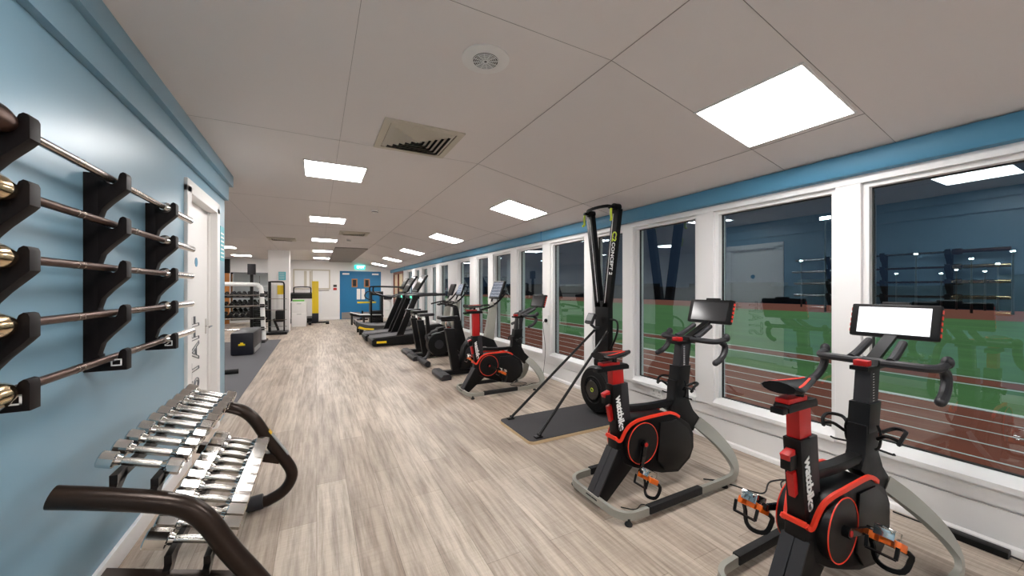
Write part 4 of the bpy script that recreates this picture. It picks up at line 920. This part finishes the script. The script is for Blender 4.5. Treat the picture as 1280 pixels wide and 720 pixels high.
# tall black pulley tower
t = thing('pulley_tower', 'tall narrow black pulley tower left of the white pillar', 'cable machine', (-1.74, 13.6, 0))
MB().box(-0.04, -0.04, 0.0, 0.04, 0.04, 1.80, bev=0.006).build('column', 'black', t)
MB().box(-0.10, -0.07, 1.78, 0.10, 0.07, 2.10, bev=0.01).build('pulley_head', 'graphite', t)
MB().box(-0.30, -0.40, 0.0, 0.22, 0.40, 0.06, bev=0.01).build('base', 'black', t)
ws = MB()
for k in range(12): ws.box(-0.02, 0.07, 0.08 + k * 0.06, 0.24, 0.22, 0.13 + k * 0.06, bev=0.004)
ws.build('weight_stack', 'black', t)
MB().cyl((0.18, 0.15, 0.06), (0.18, 0.15, 1.75), 0.012, seg=8).build('guide_rod', 'chrome', t)
# dumbbell rack with black dumbbells against the mirror
t = thing('weight_rack', 'long black three shelf rack against the mirror in the left bay', 'dumbbell rack', (-2.55, 16.6, 0))
for s in (-1, 1): MB().prism([(-0.30, 0.0), (0.30, 0.0), (0.24, 1.15), (0.16, 1.15), (-0.2, 0.10), (-0.30, 0.08)], s * 1.0 - 0.03, s * 1.0 + 0.03, axis='x', bev=0.006).build('side_frame', 'black', t)
for y, z in ((-0.05, 0.32), (0.06, 0.68), (0.16, 1.04)): MB().prism([(y - 0.17, z - 0.02), (y + 0.13, z + 0.06), (y + 0.13, z + 0.08), (y - 0.17, z)], -1.0, 1.0, axis='x').build('shelf', 'black', t)
first = None
lab = {0: 'lowest', 1: 'middle', 2: 'top'}
for r, (y, z) in enumerate(((-0.06, 0.32), (0.05, 0.68), (0.15, 1.04))):
    for k in range(11):
        x = -0.88 + k * 0.176
        if first is None:
            first = thing('round_dumbbell', '', 'dumbbell'); o = first
            for s in (-1, 1): MB().cyl((0, s * 0.06, 0), (0, s * 0.15, 0), 0.065, seg=18, bev=0.01).build('weight_head', 'rubber', first)
            MB().cyl((0, -0.06, 0), (0, 0.06, 0), 0.015, seg=10).build('handle', 'chrome', first)
        else: o = copy_tree(first)
        o.location = (-2.55 + x, 16.6 + y, z + 0.118); o.rotation_euler = (math.radians(14), 0, 0)
        o['category'] = 'dumbbell'; o['group'] = 'black dumbbells on the %s shelf of the far rack' % lab[r]
        o['label'] = 'black round dumbbell on the %s shelf of the far mirror rack, number %s from the left end' % (lab[r], ordn[k] if k else 'one')
        o['label'] = 'black round dumbbell on the %s shelf of the far rack, %s' % (lab[r], 'leftmost' if k == 0 else 'rightmost' if k == 10 else ordn[k] + ' from the left')
# mirror on the far wall
t = thing('wall_mirror', 'large frameless wall mirror behind the far dumbbell rack', 'mirror', (-2.30, FAR, 0))
MB().box(-0.68, -0.012, 0.12, 0.95, -0.004, 1.98).build('mirror_sheet', 'mirror', t, smooth=False)
MB().box(-0.70, -0.004, 0.10, 0.97, 0.0, 2.0).build('mirror_backing', 'grey_dark', t, smooth=False)
t = thing('pegboard_post', 'orange wooden post standing at the left of the mirror', 'post', (-3.06, 17.8, 0))
MB().box(-0.07, -0.05, 0, 0.07, 0.05, 1.95, bev=0.006).build('post_body', 'wood', t)
MB().box(-0.09, -0.06, 1.95, 0.09, 0.06, 2.5, bev=0.006).build('post_top', 'black', t)
# cabinet with tablet tray, console machine behind, yellow post
t = thing('filing_cabinet', 'low white cabinet with two drawers beside the white pillar', 'cabinet', (-0.56, 15.48, 0))
MB().box(-0.23, -0.26, 0.0, 0.23, 0.26, 0.86, bev=0.006).build('body', 'white', t)
MB().box(-0.25, -0.28, 0.86, 0.25, 0.28, 0.90, bev=0.006).build('top', 'white', t)
for z0, z1 in ((0.50, 0.84), (0.06, 0.47)):
    dw = MB().box(-0.215, -0.272, z0, 0.215, -0.26, z1, bev=0.003).build('drawer', 'door_white', t)
    MB().box(-0.07, -0.285, z1 - 0.03, 0.07, -0.272, z1 - 0.018).build('handle', 'grey_dark', dw)
tag(MB().prism(rrect(-0.20, -0.16, 0.16, 0.14, 0.03), 0.0, 0.05, axis='z').build('green_box', 'green'), 'flat green tray lying on the white cabinet', 'tray').location = (-0.56, 15.48, 0.90)
t = thing('treadmill', 'dark treadmill seen end on behind the white cabinet', 'treadmill', (-0.52, 17.05, 0))
MB().box(-0.42, -0.55, 0.02, 0.42, 0.9, 0.2, bev=0.02).build('deck', 'black', t)
for s in (-1, 1): MB().box(s * 0.38 - 0.03, 0.3, 0.1, s * 0.38 + 0.03, 0.4, 1.1, bev=0.01).build('mast', 'black', t)
MB().prism([(0.15, 0.95), (0.45, 1.0), (0.45, 1.20), (0.2, 1.14)], -0.42, 0.42, axis='x', bev=0.03).build('console', 'black', t)
MB().tube([(-0.3, 0.35, 1.15), (-0.3, 0.3, 1.36), (-0.22, 0.3, 1.42), (0.22, 0.3, 1.42), (0.3, 0.3, 1.36), (0.3, 0.35, 1.15)], 0.022, 8, smooth=4).build('handle_hoop', 'black', t)
t = thing('stretch_post', 'yellow upright post on a black footed base near the far wall', 'exercise post', (0.0, 16.05, 0))
MB().box(-0.16, -0.05, 0.42, 0.06, 0.05, 1.64, bev=0.01).build('post', 'yellow', t)
MB().box(-0.16, -0.055, 0.08, 0.06, 0.055, 0.42, bev=0.01).build('post_sleeve', 'navy', t)
MB().box(-0.28, -0.06, 0.04, 0.42, 0.06, 0.10, bev=0.01).box(0.30, -0.22, 0.0, 0.42, 0.22, 0.07, bev=0.01).box(-0.28, -0.22, 0.0, -0.18, 0.22, 0.07, bev=0.01).build('base', 'black', t)
MB().cyl((0.06, 0, 1.27), (0.42, 0, 1.29), 0.014, seg=8).build('grip_rod', 'chrome', t)

# ================================================================== WALL ITEMS
t = thing('exit_sign', 'green lit exit sign above the blue double doors', 'sign', (1.72, FAR - 0.0, 0))
MB().box(-0.22, -0.06, 2.23, 0.22, 0.0, 2.42, bev=0.006).build('sign_box', 'exit', t)
text('sign_lettering', 'EXIT', 0.16, 'exit_ink', t, frame((0.03, -0.0625, 2.325), (1, 0, 0), (0, 0, 1)), offset=0.003)
t = thing('poster', 'teal printed poster high on the white pillar', 'poster', (-0.95, 13.6, 0))
MB().box(-0.10, -0.012, 1.62, 0.09, -0.002, 1.88).build('poster_sheet', 'teal', t, smooth=False)
ps = MB()
for q in range(5): ps.box(-0.08, -0.0135, 1.66 + q * 0.045, 0.06, -0.012, 1.67 + q * 0.045)
ps.build('printed_lines', 'white_ink', t, smooth=False)
t = thing('poster', 'teal and white notice at the outer corner of the blue wall', 'poster', (LW, 4.80, 0))
MB().box(0.0, -0.085, 1.64, 0.006, 0.085, 1.99).build('poster_sheet', 'teal', t, smooth=False)
ps = MB()
for q in range(7): ps.box(0.006, -0.07, 1.67 + q * 0.04, 0.0075, 0.06, 1.685 + q * 0.04)
ps.build('printed_lines', 'white_ink', t, smooth=False)
for z, m_, l_ in ((1.48, 'graphite', 'small dark notice on the far wall left of the blue doors, upper'), (1.34, 'red', 'small red and white notice on far wall under the dark one')):
    tag(MB().box(0.64, FAR - 0.01, z - 0.05, 0.78, FAR, z + 0.05, bev=0.002).build('wall_sign', m_), l_, 'sign')
t = thing('glazed_hatch', 'wide white framed serving hatch on the far wall', 'wall hatch', (-0.18, FAR, 0))
f = MB(); f.box(-0.70, -0.04, 1.33, 0.70, 0, 1.38); f.box(-0.70, -0.04, 2.13, 0.70, 0, 2.18); f.box(-0.70, -0.04, 1.38, -0.65, 0, 2.13); f.box(0.65, -0.04, 1.38, 0.70, 0, 2.13); f.box(-0.02, -0.03, 1.38, 0.02, 0, 2.13); f.build('hatch_frame', 'vent', t, smooth=False)
MB().box(-0.65, -0.015, 1.38, -0.02, -0.005, 2.13).box(0.02, -0.015, 1.38, 0.65, -0.005, 2.13).build('hatch_panel', 'frame_white', t, smooth=False)
MB().box(-0.30, -0.018, 1.40, -0.20, -0.012, 2.11).box(-0.10, -0.018, 1.40, -0.03, -0.012, 2.11).build('dark_gap', 'vent', t, smooth=False)
def socket(X, Y, Z, lab):
    t = thing('power_socket', lab, 'wall socket', (X, Y, Z), 0)
    MB().box(-0.012, -0.075, -0.045, 0, 0.075, 0.045, bev=0.004).build('face_plate', 'white', t)
    h = MB()
    for s in (-1, 1):
        h.box(-0.0125, s * 0.035 - 0.004, 0.008, -0.0115, s * 0.035 + 0.004, 0.024); h.box(-0.0125, s * 0.035 - 0.014, -0.02, -0.0115, s * 0.035 - 0.006, -0.014); h.box(-0.0125, s * 0.035 + 0.006, -0.02, -0.0115, s * 0.035 + 0.014, -0.014)
    h.build('socket_hole', 'dark', t, smooth=False)
socket(3.13, 2.72, 0.268, 'white double wall socket under the window behind the ski machine, left one')
socket(3.13, 2.50, 0.268, 'white double wall socket under the window behind second bike, right one')
socket(3.13, 1.42, 0.268, 'white double wall socket under the window behind the nearest bike saddle')
t = thing('plug_box', 'white switched plug box with black plug on the window pillar', 'wall socket', (RW, 4.74, 0.88))
MB().box(-0.03, -0.04, -0.07, 0, 0.04, 0.07, bev=0.005).build('box', 'white', t)
MB().cyl((-0.06, 0, -0.01), (-0.03, 0, -0.01), 0.028, seg=14, bev=0.004).build('plug', 'black', t)
tag(MB().tube([(3.05, 4.74, 0.87), (3.0, 4.72, 0.80), (3.03, 4.70, 0.45), (2.98, 4.68, 0.1), (2.9, 4.6, 0.006), (2.7, 4.55, 0.006)], 0.004, 6, smooth=6).build('power_cable', 'cable'), 'thin black cable hanging from the plug on the window pillar', 'cable')
fl = lambda pts, r=0.0045: MB().tube([(x, y, r + 0.001) for x, y in pts], r, 6, smooth=6)
tag(fl([(2.42, 1.70), (2.50, 1.62), (2.56, 1.44), (2.62, 1.40), (2.80, 1.46), (2.95, 1.40), (2.86, 1.27), (2.72, 1.22), (2.70, 1.30), (2.86, 1.42), (3.02, 1.38), (3.0, 1.26), (2.80, 1.16), (2.78, 1.24), (2.95, 1.34), (3.08, 1.22), (3.09, 0.95)]).build('power_cable', 'cable'), 'looped black power cable on the floor between the two nearest bikes', 'cable')
tag(fl([(1.66, 1.72), (1.72, 1.66), (1.80, 1.68), (1.84, 1.62), (1.94, 1.66), (2.05, 1.62), (2.2, 1.66)], 0.003).build('sensor_cable', 'cable'), 'thin black cable on the floor inside the second bike base', 'cable')
tag(fl([(2.1, 4.45), (2.3, 4.40), (2.5, 4.5), (2.65, 4.6), (2.55, 4.72), (2.4, 4.62), (2.55, 4.5), (2.75, 4.56)], 0.004).build('power_cable', 'cable'), 'coiled black cable on the floor under the third drop bar bike', 'cable')
t = thing('power_adapter', 'black power brick lying along the skirting by the nearest bike', 'power adapter', (3.07, 0.60, 0))
MB().box(-0.03, -0.11, 0.0, 0.03, 0.11, 0.035, bev=0.008).build('adapter_body', 'black', t)
MB().tube([(0, -0.11, 0.015), (0.01, -0.2, 0.008), (0.02, -0.5, 0.006)], 0.0045, 6, smooth=4).build('cord', 'cable', t)
MB().tube([(0, 0.11, 0.015), (0.005, 0.2, 0.008), (0.01, 0.32, 0.006)], 0.0045, 6, smooth=4).build('cord', 'cable', t)
